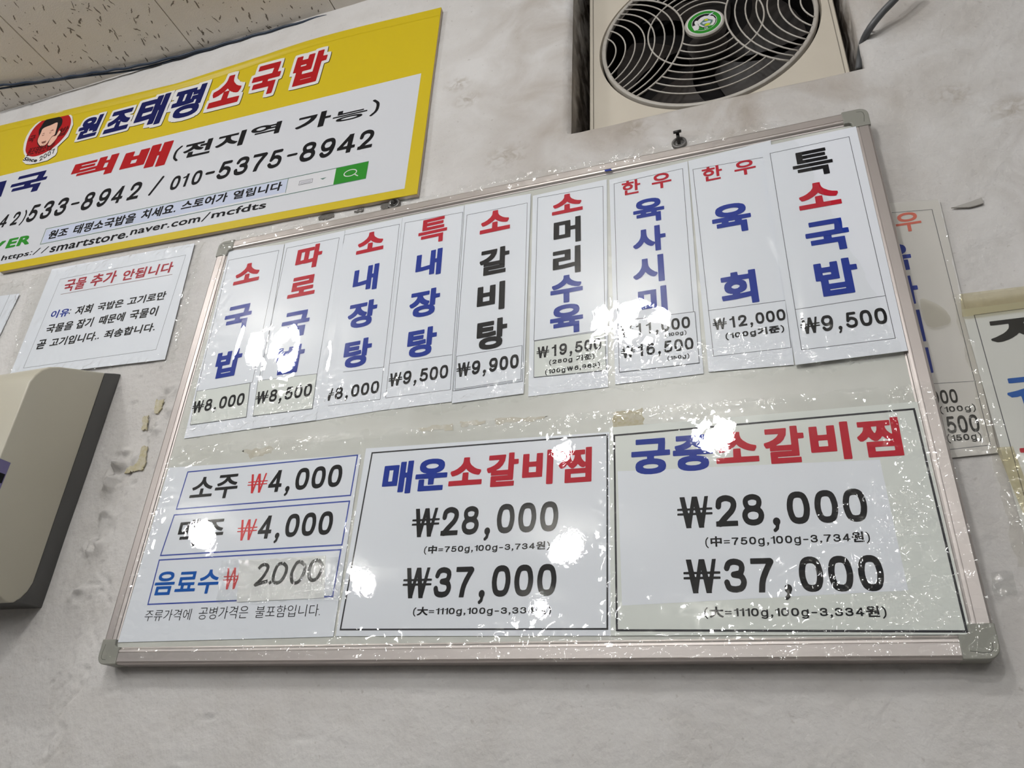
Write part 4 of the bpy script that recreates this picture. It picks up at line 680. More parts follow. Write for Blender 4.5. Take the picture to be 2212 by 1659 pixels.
def cyl(r, d0, d1, N=64, cap=False):
    bm = bmesh.new(); a = [bm.verts.new(fpt(r*math.cos(2*math.pi*i/N), r*math.sin(2*math.pi*i/N), d0)) for i in range(N)]; b = [bm.verts.new(fpt(r*math.cos(2*math.pi*i/N), r*math.sin(2*math.pi*i/N), d1)) for i in range(N)]
    for i in range(N): bm.faces.new((a[i], a[(i+1) % N], b[(i+1) % N], b[i]))
    if cap: bm.faces.new(a); bm.faces.new(b)
    return bm
bmobj('duct', cyl(FR*.98, FD-.010, FD-.068), DARK, fan, smooth=True)
bmobj('duct_back', cyl(FR*.98, FD-.0665, FD-.069, cap=True), DARK, fan)
bmobj('motor', cyl(.030, FD-.028, FD-.066, cap=True), BLADE, fan)
for k in range(5):
    bm = bmesh.new(); g = []
    for i in range(9):
        row = []
        r = .028+(.142-.028)*i/8
        for j in range(7):
            a = 2*math.pi*k/5+.55*(i/8)+(.30+.75*(i/8)**.6)*(j/6-.5); row.append(bm.verts.new(fpt(r*math.cos(a), r*math.sin(a), FD-.046+.020*(j/6-.5)*(1-.3*i/8))))
        g.append(row)
    for a, b in zip(g[:-1], g[1:]):
        for j in range(6): bm.faces.new((a[j], a[j+1], b[j+1], b[j]))
    bmobj('fan_blade', bm, BLADE, fan, smooth=True)
grille = bpy.data.objects.new('grille', None)
def dep(r): return FD+.0010+.011*max(0, 1-(r/FR)**1.6)
def ribs(name, pts, r=.00155): tube(name, [fpt(x, z, dep(math.hypot(x, z))) for x, z in pts], r, GRILL, grille_o, seg=8)
# outer ring of the grille carries the ribs as its children
bm = bmesh.new(); N = 96; prof = [(FR-.0005, -.008), (FR-.0005, .0012), (FR-.0016, .0022), (FR-.0056, .0022), (FR-.0066, .0012), (FR-.0066, -.004)]
rows = [[bm.verts.new(fpt(r*math.cos(2*math.pi*i/N), r*math.sin(2*math.pi*i/N), FD+dz)) for i in range(N)] for r, dz in prof]
for a, b in zip(rows[:-1], rows[1:]):
    for i in range(N): bm.faces.new((a[i], a[(i+1) % N], b[(i+1) % N], b[i]))
grille_o = bmobj('grille', bm, GRILL, fan, smooth=True)
bpy.data.objects.remove(grille)
RG = FR-.005
def arc_side(xk, ang, sgn):
    ex, ez = RG*math.cos(math.radians(ang)), RG*math.sin(math.radians(ang))       # end on the ring (mirrored left)
    c = (ex*ex+ez*ez-xk*xk)/(2*(ex-xk)); r = abs(xk-c); a0 = math.atan2(ez, ex-c); n = 22
    return [(sgn*(c+r*math.cos(a0*(1-2*i/n))), r*math.sin(a0*(1-2*i/n))) for i in range(n+1)]
def side_arc_pts(xk, ang, sgn):
    # circle through (xk,0) and the ring at +-ang, centre farther out
    return arc_side(xk, ang, sgn)
ARCS = [(.030, 46), (.0435, 42), (.058, 38), (.073, 34), (.088, 29.5), (.103, 25), (.118, 19.5), (.133, 13)]
def side_curve(xk, ang, sgn):
    e = np.array([RG*math.cos(math.radians(ang)), RG*math.sin(math.radians(ang))])
    c = (e@e-xk*xk)/(2*(e[0]-xk)); R_ = c-xk; a0 = math.atan2(e[1], e[0]-c)         # a0 measured about the centre, arc passes pi
    span = math.pi-abs(a0); n = 22
    return [(sgn*(c+R_*math.cos(math.pi+span*(2*i/n-1))), R_*math.sin(math.pi+span*(2*i/n-1))) for i in range(n+1)]
for xk, ang in ARCS:
    for sg in (-1, 1): ribs('grille_rib', side_curve(xk, ang, sg), .0012 if xk > .031 else .0015)
N = 96
tube('grille_rib', [fpt(.083*math.cos(2*math.pi*i/N), .083*math.sin(2*math.pi*i/N), dep(.083)) for i in range(N)], .0013, GRILL, grille_o, seg=8, closed=True)
xm, am = ARCS[0]; e_ = np.array([RG*math.cos(math.radians(am)), RG*math.sin(math.radians(am))]); cm = (e_@e_-xm*xm)/(2*(e_[0]-xm)); Rm = cm-xm
for r in (.0455, .058, .0705, .0955, .108, .1205, .1330):
    # where the ring of radius r meets the main side arcs
    x = (r*r+cm*cm-Rm*Rm)/(2*cm); x = min(x, r*.9999); a1 = math.acos(x/r); n = 20
    for sg in (-1, 1): ribs('grille_rib', [(r*math.cos(a1+(math.pi-2*a1)*i/n), sg*r*math.sin(a1+(math.pi-2*a1)*i/n)) for i in range(n+1)], .0012)
def hubdisc(r, d0, d1, m, name):
    bm = bmesh.new(); N = 48; pr = [(r, d0), (r, d1-.0012), (r-.0014, d1)]
    rows = [[bm.verts.new(fpt(q*math.cos(2*math.pi*i/N), q*math.sin(2*math.pi*i/N), d)) for i in range(N)] for q, d in pr]
    for a, b in zip(rows[:-1], rows[1:]):
        for i in range(N): bm.faces.new((a[i], a[(i+1) % N], b[(i+1) % N], b[i]))
    bm.faces.new(rows[-1]); return bmobj(name, bm, m, fan)
hubdisc(.0285, -.0375, -.0322, GRILL, 'hub_cap')
def disc(name, r, d, m, par, cx=FX, cz=FZ, N=40): return flat(name, [(cx+r*math.cos(2*math.pi*i/N), cz+r*math.sin(2*math.pi*i/N)) for i in range(N)], d, m, par)
hub = disc('hub_sticker', .0255, -.0319, INK['white'], fan)
hub['label'] = 'round green and white sticker with a thumbs-up sign'
HUBC = np.array([-.0158, .0]);
for nm, r, m in (('green_ring', .0238, INK['green']), ('white_ring', .0182, INK['white']), ('black_ring', .0174, INK['black'])):
    disc(nm, r, -.0318+{'green_ring': 0, 'white_ring': .00006, 'black_ring': .00012}[nm], m, hub)
hq = DATA['hub']['quads']
for nm, key, c, dz in (('printed_body', 'body', 'white', .00020), ('printed_crescent', 'cres', 'green', .00026), ('printed_leaf', 'leaf', 'pale', .00032), ('printed_oval', 'oval', 'teal', .00032), ('printed_oval', 'grey', 'pale', .00038), ('printed_oval', 'lime', 'lime', .00042), ('printed_oval', 'lime2', 'lime', .00042), ('printed_hand', 'hand', 'white', .00046)):
    flat(nm, hq[key], -.0318+dz, INK[c], hub)
for T in DATA['hub']['texts']: lettering(T, 0, -.0318, hub, dd=.0005)
# ================================================================== CABLES
tag1 = tube('ceiling_cable', [Vector((x, y-.0015, ZC+H-.007+.0015*math.sin(i*1.3))) for i, (x, y) in enumerate(smooth_path(CABLE, 10))], .0026, CABLEB, label='dark navy cable sagging along the ceiling above the yellow banner, front strand', cat='cable')
tag2 = tube('ceiling_cable', [Vector((x+.003, y+.0042+.0022*math.sin(i*.21), ZC+H-.0065)) for i, (x, y) in enumerate(smooth_path(CABLE, 10))], .0021, CABLEB, label='thinner navy strand running wall-side of the cable under the ceiling', cat='cable')
tube('wall_cable', [W(x, z, d) for x, d, z in smooth_path(GRAY, 8)], .0044, CABLEG, label='thick grey cable leaving the fan recess and bending up the wall', cat='cable')
tube('wall_cable', [W(x, z, d) for x, d, z in smooth_path(GRAY2, 8)], .0018, CABLEG, label='thin dark wire beside the thick grey cable at the recess edge', cat='cable')
# ================================================================== BANNER SIGN
sg_ = DATA['sign']; sq_ = sg_['quads']; TH = sg_['th']; SD = .0075
P = sq_['panel']
sign = empty('shop_banner', W(P[0][0], P[0][1], 0), 'long yellow and white banner board with navy and red Korean lettering hung under the ceiling', 'sign')
bottom = [P[5], P[4]]; 
slab('backing_board', [P[5], P[4], P[3], P[2], P[1], P[0]], .0012, SD-.0012, mat('foam_board_edge', (.55, .46, .36, 1), .7), sign)
slab('yellow_sheet', [P[5], P[4], P[3], P[2], P[1], P[0]], SD-.0012, SD, YELLOW, sign)
# raised fold along the top edge of the printed sheet
def fold():
    a = [np.array(p) for p in (P[0], P[1], P[2], P[3])]; top = smooth_path(a, 14); V = []; F = []
    n = len(top)
    for i, p in enumerate(top):
        amp = .0045*math.sin(math.pi*min(1, i/(n*.72)))**.8 if i < n*.72 else 0
        for j in range(9):
            t = j/8; V.append(W(p[0], p[1]-t*.020, SD+.0002+amp*math.sin(math.pi*t)**2))
    for i in range(n-1):
        for j in range(8): F.append((i*9+j, i*9+j+1, (i+1)*9+j+1, (i+1)*9+j))
    return mesh('sheet_fold', V, F, YELLOW, sign, smooth=True)
fold()
flat('white_field', sq_['white'], SD+.00015, SIGNW, sign)
for T in sg_['texts']:
    T = list(T)
    if T[7] == 'H':
        T[7] = ''
        lettering(T, TH, SD, sign, 'lettering_outline', .00030, .088, INK['white'])
        T2 = list(T); T2[1] += .0016; T2[2] += .0016; T2[3] -= .0016; T2[4] -= .0016
        lettering(T2, TH, SD, sign, 'lettering_shadow', .00018, .088, INK['shadow'])
        lettering(T, TH, SD, sign, dd=.00042)
    elif T[0] in ('Since', '2007') or T[5] == 'darkred': lettering(T, TH, SD, sign, dd=.0009)
    else: lettering(T, TH, SD, sign, dd=.0004)
flat('lettering', sq_['letterbar'], SD+.0004, INK['navy'], sign)
bar = sq_['bar']; flat('search_bar', bar, SD+.0002, mat('bar_white', (.68, .69, .72, 1), .4), sign)
flat('search_field', sq_['barblue'], SD+.00028, INK['pale'], sign); stroke('search_frame', bar, .0013, SD+.00034, INK['teal'], sign); stroke('search_frame', sq_['bardiv'], .0009, SD+.00034, INK['teal'], sign, closed=False)
flat('search_button', sq_['green'], SD+.0004, INK['green'], sign)
m_ = sq_['mag']; cx = (m_[0][0]+m_[1][0])/2; cz = (m_[2][1]+m_[3][1])/2; rx = (m_[1][0]-m_[0][0])/2; rz = (m_[2][1]-m_[3][1])/2
stroke('magnifier_icon', [(cx+rx*.9*math.cos(a), cz+rz*.9*math.sin(a)) for a in np.linspace(0, 2*math.pi, 28, endpoint=False)], .0016, SD+.0005, INK['white'], sign); stroke('magnifier_icon', [m_[4], m_[5]], .0016, SD+.0005, INK['white'], sign, closed=False)
stroke('keyboard_icon', sq_['keyb'], .0007, SD+.0003, INK['line'], sign)
for r_ in (.3, .55, .8):
    stroke('keyboard_icon', [lerpq(sq_['keyb'], .08, r_), lerpq(sq_['keyb'], .92, r_)], .0012, SD+.0003, mat('key_grey', srgb(176, 176, 186), .5), sign, closed=False)
flat('arrow_icon', sq_['tri'], SD+.0003, INK['teal'], sign)
logo = flat('round_logo', sq_['logo_out'], SD+.0005, INK['white'], sign); logo['label'] = 'round red logo of a smiling man giving a thumbs-up'
off = [(x+.0012, z-.0014) for x, z in sq_['logo_out']]; flat('logo_shadow', off, SD+.0004, INK['shadow'], logo)
flat('logo_disc', [tuple(p) for p in smooth_path(sq_['logo_red'], 4, True)], SD+.0006, INK['signred'], logo)
grow = lambda Pq, k: [((x-center(Pq)[0])*k+center(Pq)[0], (z-center(Pq)[1])*k+center(Pq)[1]) for x, z in Pq]
flat('printed_hair', [tuple(p) for p in smooth_path(sq_['hair'], 4, True)], SD+.00078, INK['black'], logo)
flat('printed_outline', grow(sq_['face'], 1.10), SD+.0007, INK['black'], logo); flat('printed_face', [tuple(p) for p in smooth_path(sq_['face'], 4, True)], SD+.00085, INK['skin'], logo)
flat('printed_outline', grow(sq_['hand'], 1.14), SD+.0009, INK['black'], logo); flat('printed_hand', [tuple(p) for p in smooth_path(sq_['hand'], 4, True)], SD+.00098, INK['skin'], logo)
for k_ in ('since', 'year'):
    for T in DATA[k_]['texts']: lettering(T, DATA[k_]['th'], SD, logo, dd=.0009)
flat('printed_mouth', sq_['mouth'], SD+.00095, INK['brown'], logo)
for k_ in ('eyes', 'brows'):
    flat('printed_'+k_, sq_[k_][:3], SD+.00095, INK['brown'], logo); flat('printed_'+k_, sq_[k_][3:], SD+.00095, INK['brown'], logo)
# ================================================================== WHITEBOARD
bx0, bx1, bz0, bz1 = -.749, .151, .1177, .7241; FW = .0186
board = empty('whiteboard', W((bx0+bx1)/2, bz0, .004), 'aluminium framed whiteboard covered with taped price sheets below the banner', 'board')
slab('writing_panel', [(bx0+.012, bz0+.012), (bx1-.012, bz0+.012), (bx1-.012, bz1-.012), (bx0+.012, bz1-.012)], .005, .0200, PANEL, board)
PROF = [(0, .003), (0, .0205), (.0012, .0228), (.0028, .0235), (.0120, .0236), (.0123, .0229), (.0128, .0229), (.0131, .0236), (.0152, .0234), (.0165, .0224), (.0172, .0212), (.0186, .0206), (.0186, .003)]
def rail(a, b, inward):
    a = np.array(a); b = np.array(b); i_ = np.array(inward); V = []; F = []; n = len(PROF)
    for e in (a, b):
        for s, d in PROF: q = e+i_*s; V.append(W(q[0], q[1], d))
    for k in range(n): F.append((k, (k+1) % n, n+(k+1) % n, n+k))
    F += [tuple(range(n)), tuple(reversed(range(n, 2*n)))]
    bm = bmesh.new(); vs = [bm.verts.new(v) for v in V]
    for f in F: bm.faces.new([vs[i] for i in f])
    return bmobj('frame_rail', bm, ALU, board)
c = .022
rail((bx0+c, bz1), (bx1-c, bz1), (0, -1)); rail((bx0+c, bz0), (bx1-c, bz0), (0, 1)); rail((bx0, bz0+c), (bx0, bz1-c), (1, 0)); rail((bx1, bz0+c), (bx1, bz1-c), (-1, 0))
for (ox, oz, sx, sz) in ((bx0, bz1, 1, -1), (bx1, bz1, -1, -1), (bx0, bz0, 1, 1), (bx1, bz0, -1, 1)):
    ro = .010; ri = .004; A_ = .0275; w_ = .0189; pts = []
    for k in range(7): a = math.pi+math.pi/2*k/6; pts.append((ro+ro*math.cos(a), ro+ro*math.sin(a)))
    pts += [(A_, 0), (A_, w_)]
    for k in range(5): a = -math.pi/2-math.pi/2*k/4; pts.append((w_+ri+ri*math.cos(a), w_+ri+ri*math.sin(a)))
    pts += [(w_, A_), (0, A_)]
    pts = [(ox+sx*x-sx*.0004, oz+sz*z-sz*.0004) for x, z in pts]
    cp = slab('corner_cap', pts, .0025, .0244, CAPG, board)
    bv = cp.modifiers.new('bevel', 'BEVEL'); bv.width = .0009; bv.segments = 2; bv.limit_method = 'ANGLE'
    g = [(ox+sx*x, oz+sz*z) for x, z in ((.006, .0215), (.0045, .012), (.005, .007), (.007, .005), (.012, .0045), (.0215, .006))]
    stroke('cap_groove', g[:5] if sx*sz > 0 else g[1:], .0006, .02448, mat('groove_dark', (.10, .10, .09, 1), .8), cp, closed=False)
q_ = DATA['filmb']['quads']
for k_ in ('bres1', 'bres2', 'bres3', 'bres4', 'bres5'):
    P = q_[k_]; pts = []
    for i in range(4):
        a, b = np.array(P[i]), np.array(P[(i+1) % 4])
        for t in np.linspace(0, 1, 9, endpoint=False): pts.append(tuple(a*(1-t)+b*t+np.random.uniform(-.0016, .0016, 2)))
    flat('tape_residue', pts, .02018, RESB if k_ != 'bres5' else RES, board)
# ================================================================== PRICE STRIPS
NAMES = {1: ('narrow menu strip 소국밥', 'first'), 2: ('',), 3: ('',)}
LAB = {1: 'leftmost menu strip on the whiteboard, red and blue glyphs with a greenish price patch', 2: 'second menu strip from the left, two red glyphs over two blue, priced 8,500',
       3: 'third menu strip from the left, one red glyph over three blue, left edge curling up', 4: 'fourth menu strip from the left, priced 9,500 below three blue glyphs',
       5: 'menu strip with one red and three black glyphs and a bordered 9,900 patch', 6: 'menu strip with red, black and blue glyphs priced 19,500',
       7: 'menu strip listing two prices, 11,000 for 100g and 16,500 for 150g', 8: 'menu strip with wide gaps between glyphs priced 12,000', 9: 'rightmost loose menu strip, black glyph on top, priced 9,500'}
def paper_sheet(name, Pq, d, m, parent, lift=None):
    """thin sheet, gridded so that it can curl"""
    n = 10; k = 16; V = []; F = []
    for i in range(n+1):
        for j in range(k+1):
            u, v = i/n, j/k; p = lerpq(Pq, u, v); V.append(W(p[0], p[1], d+(lift(u, v) if lift else 0)))
    for i in range(n):
        for j in range(k): a = i*(k+1)+j; F.append((a, a+1, a+k+2, a+k+1))
    o = mesh(name, V, F, m, parent)
    so = o.modifiers.new('thickness', 'SOLIDIFY'); so.thickness = .00022; so.offset = -1.0
    return o
def inside(Pq):
    return [(max(x, bx0+.0190), max(z, bz0+.0190)) for x, z in Pq]
for i in range(1, 10):
    t = DATA['strip%d' % i]; q = t['quads']; q['paper'] = inside(q['paper']) if i < 9 else q['paper']; d = t['d']; th = t['th']
    cxy = center(q['paper'])
    s = empty('menu_strip', W(cxy[0], cxy[1], d), LAB[i], 'menu card', 'menu strips in the upper row of the board')
    lift = None
    if i == 9: lift = lambda u, v: .0000
    if i == 3: lift = lambda u, v: .0030*math.exp(-u/.12)*math.sin(math.pi*min(1, max(0, (v-.08)/.9)))
    paper_sheet('paper_sheet', q['paper'], d, PAPER, s, lift)
    lw = .00055 if i < 9 else .0006
    B_ = q['border']
    if 'patch' in q and i != 5:
        # border stops at the pasted price patch, which carries its own
        stroke('border_line', [q['div'][0], B_[0], B_[1], q['div'][1]], lw, d+.00012, INK['line'], s, closed=False)
    else: stroke('border_line', B_, lw, d+.00012, INK['line'], s)
    if 'div' in q: stroke('divider_line', q['div'], lw, d+.00013, INK['line'], s, closed=False)
    pd = d+.00012
    if 'patch' in q:
        pc = slab('price_patch', q['patch'], d+.0001, d+.0006, PAPERG if i in (1, 2, 6) else PAPER, s); pd = d+.0006
        if i in (1, 2, 6): pc['label'] = 'greenish pasted price patch'
        stroke('patch_line', q.get('patchborder', q['patch']), lw, pd+.0001, INK['line'], s)
    zdiv = min(p[1] for p in q.get('div', q.get('patch')))
    for T in t['texts']:
        low = T[0][0] in '₩('
        lettering(T, th, (pd if (low and 'patch' in q) else d+.0001), s, 'price_lettering' if low else 'lettering')
# ================================================================== LOWER SHEETS
def sheet(key, name, label, mt=PAPER):
    t = DATA[key]; q = t['quads']; q['paper'] = inside(q['paper']); c_ = center(q['paper']); s = empty(name, W(c_[0], c_[1], t['d']), label, 'menu card', 'large price sheets in the lower row of the board')
    paper_sheet('paper_sheet', q['paper'], t['d'], mt, s); return t, q, s
t, q, s = sheet('drinks', 'drinks_sheet', 'drinks price sheet with three blue boxes and a handwritten 2,000')
for k_ in ('box1', 'box2', 'box3'): stroke('box_line', q[k_], .0016, t['d']+.00012, INK['boxblue'], s)
for T in t['texts']: lettering(T, t['th'] if T[7] != '' or T[5] != 'black' else t['th'], t['d'], s)
pa = slab('pasted_patch', q['patch'], t['d']+.0003, t['d']+.0007, mat('pasted_patch_paper', (.80, .81, .81, 1), .4), s); pa['label'] = 'pasted paper with a handwritten price'
for k_ in ('hw0', 'hw1', 'hw2', 'hw3', 'hw4'):
    cl = k_ in ('hw2', 'hw3', 'hw4'); stroke('handwriting', smooth_path(q[k_], 5) if k_ != 'hw1' else q[k_], .0040 if k_ != 'hw1' else .0036, t['d']+.0009, INK['black'], s, closed=False)
film('tape_film', q['tape'], t['d']+.0016, TAPE, s, crink=.0007, wave=.0004, seed=3, edge=.008)
t, q, s = sheet('spicy', 'price_sheet', 'middle price sheet with a blue and red heading above 28,000 and 37,000')
stroke('border_line', q['border'], .0017, t['d']+.00012, INK['boxblack'], s)
for T in t['texts']: lettering(T, t['th'], t['d'], s)
t, q, s = sheet('royal', 'price_sheet', 'right price sheet on pale green paper with wrinkled film at its corner', PAPERG)
flat('white_overlay', q['white'], t['d']+.0001, PAPER, s); stroke('border_line', q['border'], .0019, t['d']+.00014, INK['boxblack'], s)
for T in t['texts']: lettering(T, t['th'], t['d'], s)
# ================================================================== NOTICES ON THE WALL
t = DATA['notice']; q = t['quads']; c_ = center(q['paper'])
s = empty('paper_notice', W(c_[0], c_[1], .002), 'white notice with a red underlined heading in clear film under the banner', 'notice')
ND = .0032
slab('paper_sheet', q['paper'], ND-.0004, ND, PAPER, s); stroke('border_line', q['border'], .0005, ND+.0001, INK['line'], s); stroke('underline', q['under'], .0008, ND+.0001, INK['brown'], s, closed=False)
for T in t['texts']: lettering(T, t['th'], ND, s)
nf = film('film_cover', DATA['nfilm']['quads']['N'], ND+.0015, FILM, s, crink=.0030, wave=.0011, seed=11, edge=.014, jag=.007, step=.0017, spots=glints('gn', .003, .008, 'glintn'))
t = DATA['leftnote']; q = t['quads']; c_ = center(q['paper'])
s = empty('paper_notice', W(c_[0], c_[1], .002), 'white sheet cut off at the photo edge above the dispenser', 'notice')
slab('paper_sheet', q['paper'], .0022, .0026, PAPER, s); stroke('border_line', q['line'], .0006, .0027, INK['line'], s, closed=False)
film('film_cover', q['film'], .0042, FILM, s, crink=.0050, wave=.0008, seed=21, edge=.014)
t = DATA['oldstrip']; q = t['quads']; c_ = center(q['paper'])
s = empty('menu_strip', W(c_[0], c_[1], .002), 'faded menu strip on the wall half hidden behind the right board frame', 'menu card')
OLD = mat('aged_paper', (.66, .65, .64, 1), .5, noise=(12, .5, (.61, .60, .58, 1)))
slab('paper_sheet', q['paper'], .0026, .0030, OLD, s); stroke('border_line', q['border'], .0006, .0031, INK['line'], s); stroke('divider_line', q['div'], .0005, .0031, INK['line'], s, closed=False)
for T in t['texts']: lettering(T, t['th'], .003, s)
film('film_cover', q['paper'], .0040, FILMY, s, crink=.0012, wave=.0008, seed=31, edge=.012)
t = DATA['rightnote']; q = t['quads']; c_ = center(q['paper'])
s = empty('paper_notice', W(c_[0], c_[1], .002), 'notice with black and blue glyphs in yellowed film at the right photo edge', 'notice')
slab('paper_sheet', q['paper'], .0050, .0054, mat('notice_paper', (.69, .71, .70, 1), .45), s); stroke('border_line', q['border'], .0008, .0055, INK['line'], s)
for T in t['texts']: lettering(T, t['th'], .0054, s)
film('film_cover', q['film'], .0066, FILMY, s, crink=.0022, wave=.0012, seed=41, edge=.014)
flat('yellow_tape', q['tapetop'], .0088, TAPEY, s); flat('yellow_tape', q['tapeside'], .0088, TAPEY, s)
# ================================================================== CLEAR FILM OVER THE BOARD
spots1 = [glint(-.6619, .536, 5, .0045, .030), glint(-.580, .5375, 5, .012, .018), glint(-.5152, .497, 5, .006, .019), glint(.0294, .5424, 0, .004, .014), glint(.0468, .4435, 0, .0045, .03), glint(-.09, .4758, 0, .02, .012)]
f1 = q_['F1']
def billow1(X, Z, u, v):
    # each sleeve of the film bows between its seams
    h = np.zeros_like(X)
    for a, b in ((-.72, -.615), (-.615, -.52), (-.52, -.43), (-.43, -.34), (-.34, -.25), (-.25, -.152), (-.152, -.05), (-.05, .035), (.035, .14)):
        t_ = (X-a)/(b-a); h += np.where((t_ > 0) & (t_ < 1), .0008*np.sin(np.pi*np.clip(t_, 0, 1))**1.2, 0)
    low = np.exp(-((1-v)/.12)**2); h += low*(np.maximum(0, .14-np.abs(fbm(X*38, Z*55, 3)))*.026+np.abs(fbm(X*90, Z*80, 3))*.0034)
    seam = np.zeros_like(X)
    for a in (-.615, -.52, -.43, -.34, -.25, -.152, -.05): seam += np.exp(-np.abs(X-a)/.004)
    h += seam*np.abs(fbm(X*60, Z*45, 3))*.0011
    return h
film('film_sheet', f1, .0262, FILM, None, step=.0017, spots=spots1+glints('g1'), seed=51, crink=.0052, wave=.0003, edge=.010, jag=.008, edges=(1, .6, 1, 1), lift=billow1, label='long clear plastic film over the upper row of menu strips', cat='plastic film')
spots2 = [glint(-.634, .267, 4, .0085, .0085), glint(-.045, .335, 1, .02, .009), glint(-.192, .225, 2, .012, .02), glint(-.416, .192, 3, .012, .012)]
def billow2(X, Z, u, v):
    e = np.exp(-(((X-.12)/.08)**2+((Z-.17)/.09)**2)); h = e*np.abs(fbm(X*50, Z*50, 3))*.0062
    e2 = np.exp(-((Z-.130)/.017)**2); h += e2*np.abs(fbm(X*45, Z*70, 2))*.0016
    e3 = np.exp(-((X-.13)/.03)**2); h += e3*np.abs(fbm(X*60, Z*40, 3))*.0045
    for a in (-.446, -.156): h += np.exp(-np.abs(X-a)/.004)*np.abs(fbm(X*60, Z*50, 3))*.0030
    ef = np.exp(-(((X+.38)/.12)**2+((Z-.385)/.022)**2))+np.exp(-(((X+.62)/.1)**2+((Z-.38)/.02)**2)); h += ef*np.maximum(0, .12-np.abs(fbm(X*14+Z*30, Z*60-X*25, 3)))*.026
    return h
film('film_sheet', q_['F2'], .0258, FILM, None, step=.0017, spots=spots2+glints('g2'), seed=61, crink=.0020, wave=.00035, edge=.009, jag=.004, lift=billow2, label='clear plastic film over the three lower price sheets and the bottom frame rail', cat='plastic film')
# ================================================================== DISPENSER
DX = -.888; DX1 = -1.30
disp = empty('wall_dispenser', W((DX+DX1)/2, .19, 0), 'cream and grey wall dispenser with rounded corners left of the board', 'dispenser')
def extrude_profile(name, prof, x0, x1, m, bev=.003):
    n = len(prof); V = [W(x0, z, d) for d, z in prof]+[W(x1, z, d) for d, z in prof]
    F = [tuple(range(n)), tuple(reversed(range(n, 2*n)))]+[(i, i+n, (i+1) % n+n, (i+1) % n) for i in range(n)]
    bm = bmesh.new(); vs = [bm.verts.new(v) for v in V]
    for f in F: bm.faces.new([vs[i] for i in f])
    o = bmobj(name, bm, m, disp); b = o.modifiers.new('bevel', 'BEVEL'); b.width = bev; b.segments = 3; b.limit_method = 'ANGLE'; b.angle_limit = math.radians(50)
    for p in o.data.polygons: p.use_smooth = True
    return o
cov = [(.0263, .5154), (.07, .4975), (.095, .4868), (.1085, .479), (.1175, .4695), (.1235, .458), (.1268, .4463), (.1268, .3444), (.1268, .205), (.122, .198), (.061, .1883), (.0535, .1853), (.0474, .1849), (.041, .1868), (.034, .193), (.028, .203), (.0245, .2148)]
hs = [(.0, .1889), (.0, .528), (.0100, .5235), (.0263, .5154), (.0258, .2148), (.030, .201), (.036, .1925), (.080, .198), (.080, .190), (.03, .1875)]
extrude_profile('housing', hs, DX, DX1, DGREY, .0016)
cover = extrude_profile('front_cover', cov, DX+.0008, DX1, CREAM, .0022)
st_ = mesh('sticker', [(DX+.0011, -.1109, ZC+.3407), (DX+.0011, -.1275, ZC+.3402), (DX+.0011, -.1275, ZC+.290), (DX+.0011, -.1114, ZC+.3000)], [(0, 1, 2, 3)], mat('purple_sticker', srgb(112, 106, 150), .25), cover)
st_['label'] = 'small purple sticker at the front edge'
mesh('sticker_print', [(DX+.0012, -.1122, ZC+.325), (DX+.0012, -.1268, ZC+.324), (DX+.0012, -.1268, ZC+.312), (DX+.0012, -.1124, ZC+.313)], [(0, 1, 2, 3)], INK['black'], cover)
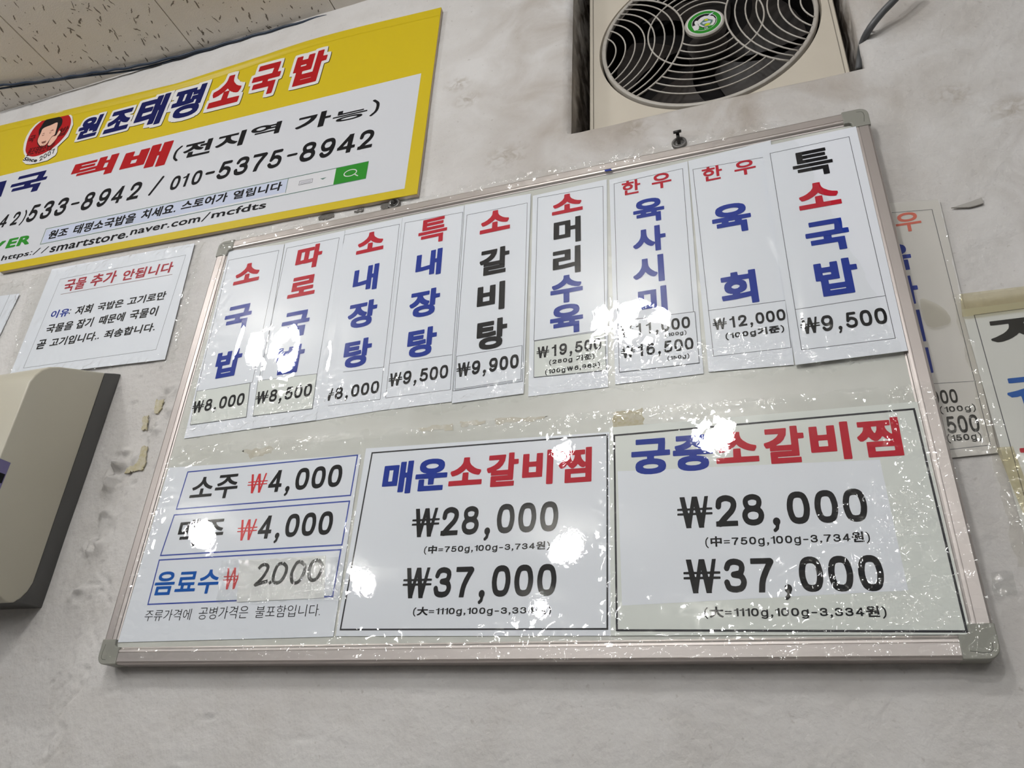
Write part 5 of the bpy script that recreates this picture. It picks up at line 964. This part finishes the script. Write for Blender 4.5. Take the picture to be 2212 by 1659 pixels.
# ================================================================== HOOKS, CHIPS, TAPE REMNANTS
mq = DATA['misc']['quads']
def ring(name, cx, cz, r0, r1, d, m, parent):
    bm = bmesh.new(); N = 28; pr = [(r0, d-.003), (r0, d), ((r0+r1)/2, d+.0012), (r1, d), (r1, d-.003)]
    rows = [[bm.verts.new(W(cx+r*math.cos(2*math.pi*i/N), cz+r*math.sin(2*math.pi*i/N), dd)) for i in range(N)] for r, dd in pr]
    for a, b in zip(rows[:-1], rows[1:]):
        for i in range(N): bm.faces.new((a[i], a[(i+1) % N], b[(i+1) % N], b[i]))
    return bmobj(name, bm, m, parent, smooth=True)
def hook(c_, lab, scr):
    x, z = c_; e = empty('wall_hook', W(x, z, 0), lab, 'hook')
    ring('washer', x, z, .0058, .0095, .004, STEEL, e)
    tube('anchor', [W(x, z, -.001), W(x, z, .0035)], .0062, BLACKM if not scr else STEEL, e, seg=20)
    if scr:
        tube('screw_shank', [W(x, z-.002, .003), W(x-.0005, z+.010, .012)], .0022, BLACKM, e, seg=10)
        tube('screw_head', [W(x-.0005, z+.0095, .011), W(x-.0005, z+.0115, .0135)], .0052, BLACKM, e, seg=18)
    else:
        tube('screw_head', [W(x-.001, z, .002), W(x+.0005, z+.002, .008)], .0032, BLACKM, e, seg=12)
hook(mq['hook1'][0], 'dark ring hook in broken plaster between the banner corner and the board', False)
hook(mq['hook2'][0], 'black screw hook above the top rail under the fan', True)
def rough(P, k=7, j=.0012):
    out = []
    for i in range(len(P)):
        a, b = np.array(P[i]), np.array(P[(i+1) % len(P)])
        for t in np.linspace(0, 1, k, endpoint=False): out.append(tuple(a*(1-t)+b*t+np.random.uniform(-j, j, 2)))
    return out
for k_, lb in (('chip1', 'broken grey plaster hole below the banner, left of the ring hook'), ('chip2', 'small triangular plaster chip under the banner edge'), ('chip3', 'square grey plaster chip beside the ring hook')):
    slab('plaster_chip', rough(mq[k_]), .0014, .0020, HOLEC, None, label=lb, cat='plaster damage')
for k_, lb in (('res1', 'upper yellow tape remnant left of the board frame'), ('res2', 'lower half of the broken yellow tape remnant left of the board'), ('res3', 'hooked yellow tape remnant on the wall lowest beside the board')):
    slab('tape_remnant', rough(mq[k_], 6, .0014), .0006, .0022, RES, None, label=lb, cat='tape')
slab('paper_scrap', DATA['board']['quads']['scrap'], .0246, .0254, INK['blue'], None, label='tiny blue scrap caught in film on the top rail', cat='scrap')
slab('torn_tape', rough(mq['smear'], 3, .0004), .001, .0026, mat('torn_tape_grey', (.40, .385, .36, 1), .6), None, label='torn grey tape sliver on the wall right of the board', cat='tape')

def patchfilm(name, P, d, m, seed, amp, lab, cat):
    film(name, P, d, m, None, step=.0012, crink=amp, wave=.001, edge=.02, jag=.002, seed=seed, label=lab, cat=cat)
bq = mq['blob']; patchfilm('tape_scrap', bq, .0022, TAPE, 71, .004, 'small crinkled clear tape square on the wall right of the bottom frame corner', 'tape')
cq = mq['curl']
tc = slab('tape_scrap', [tuple(a) for a in smooth_path(cq, 3, True)], .0062, .0066, FILMY, None, label='curled yellowed tape end over the faded strip beside the frame', cat='tape')
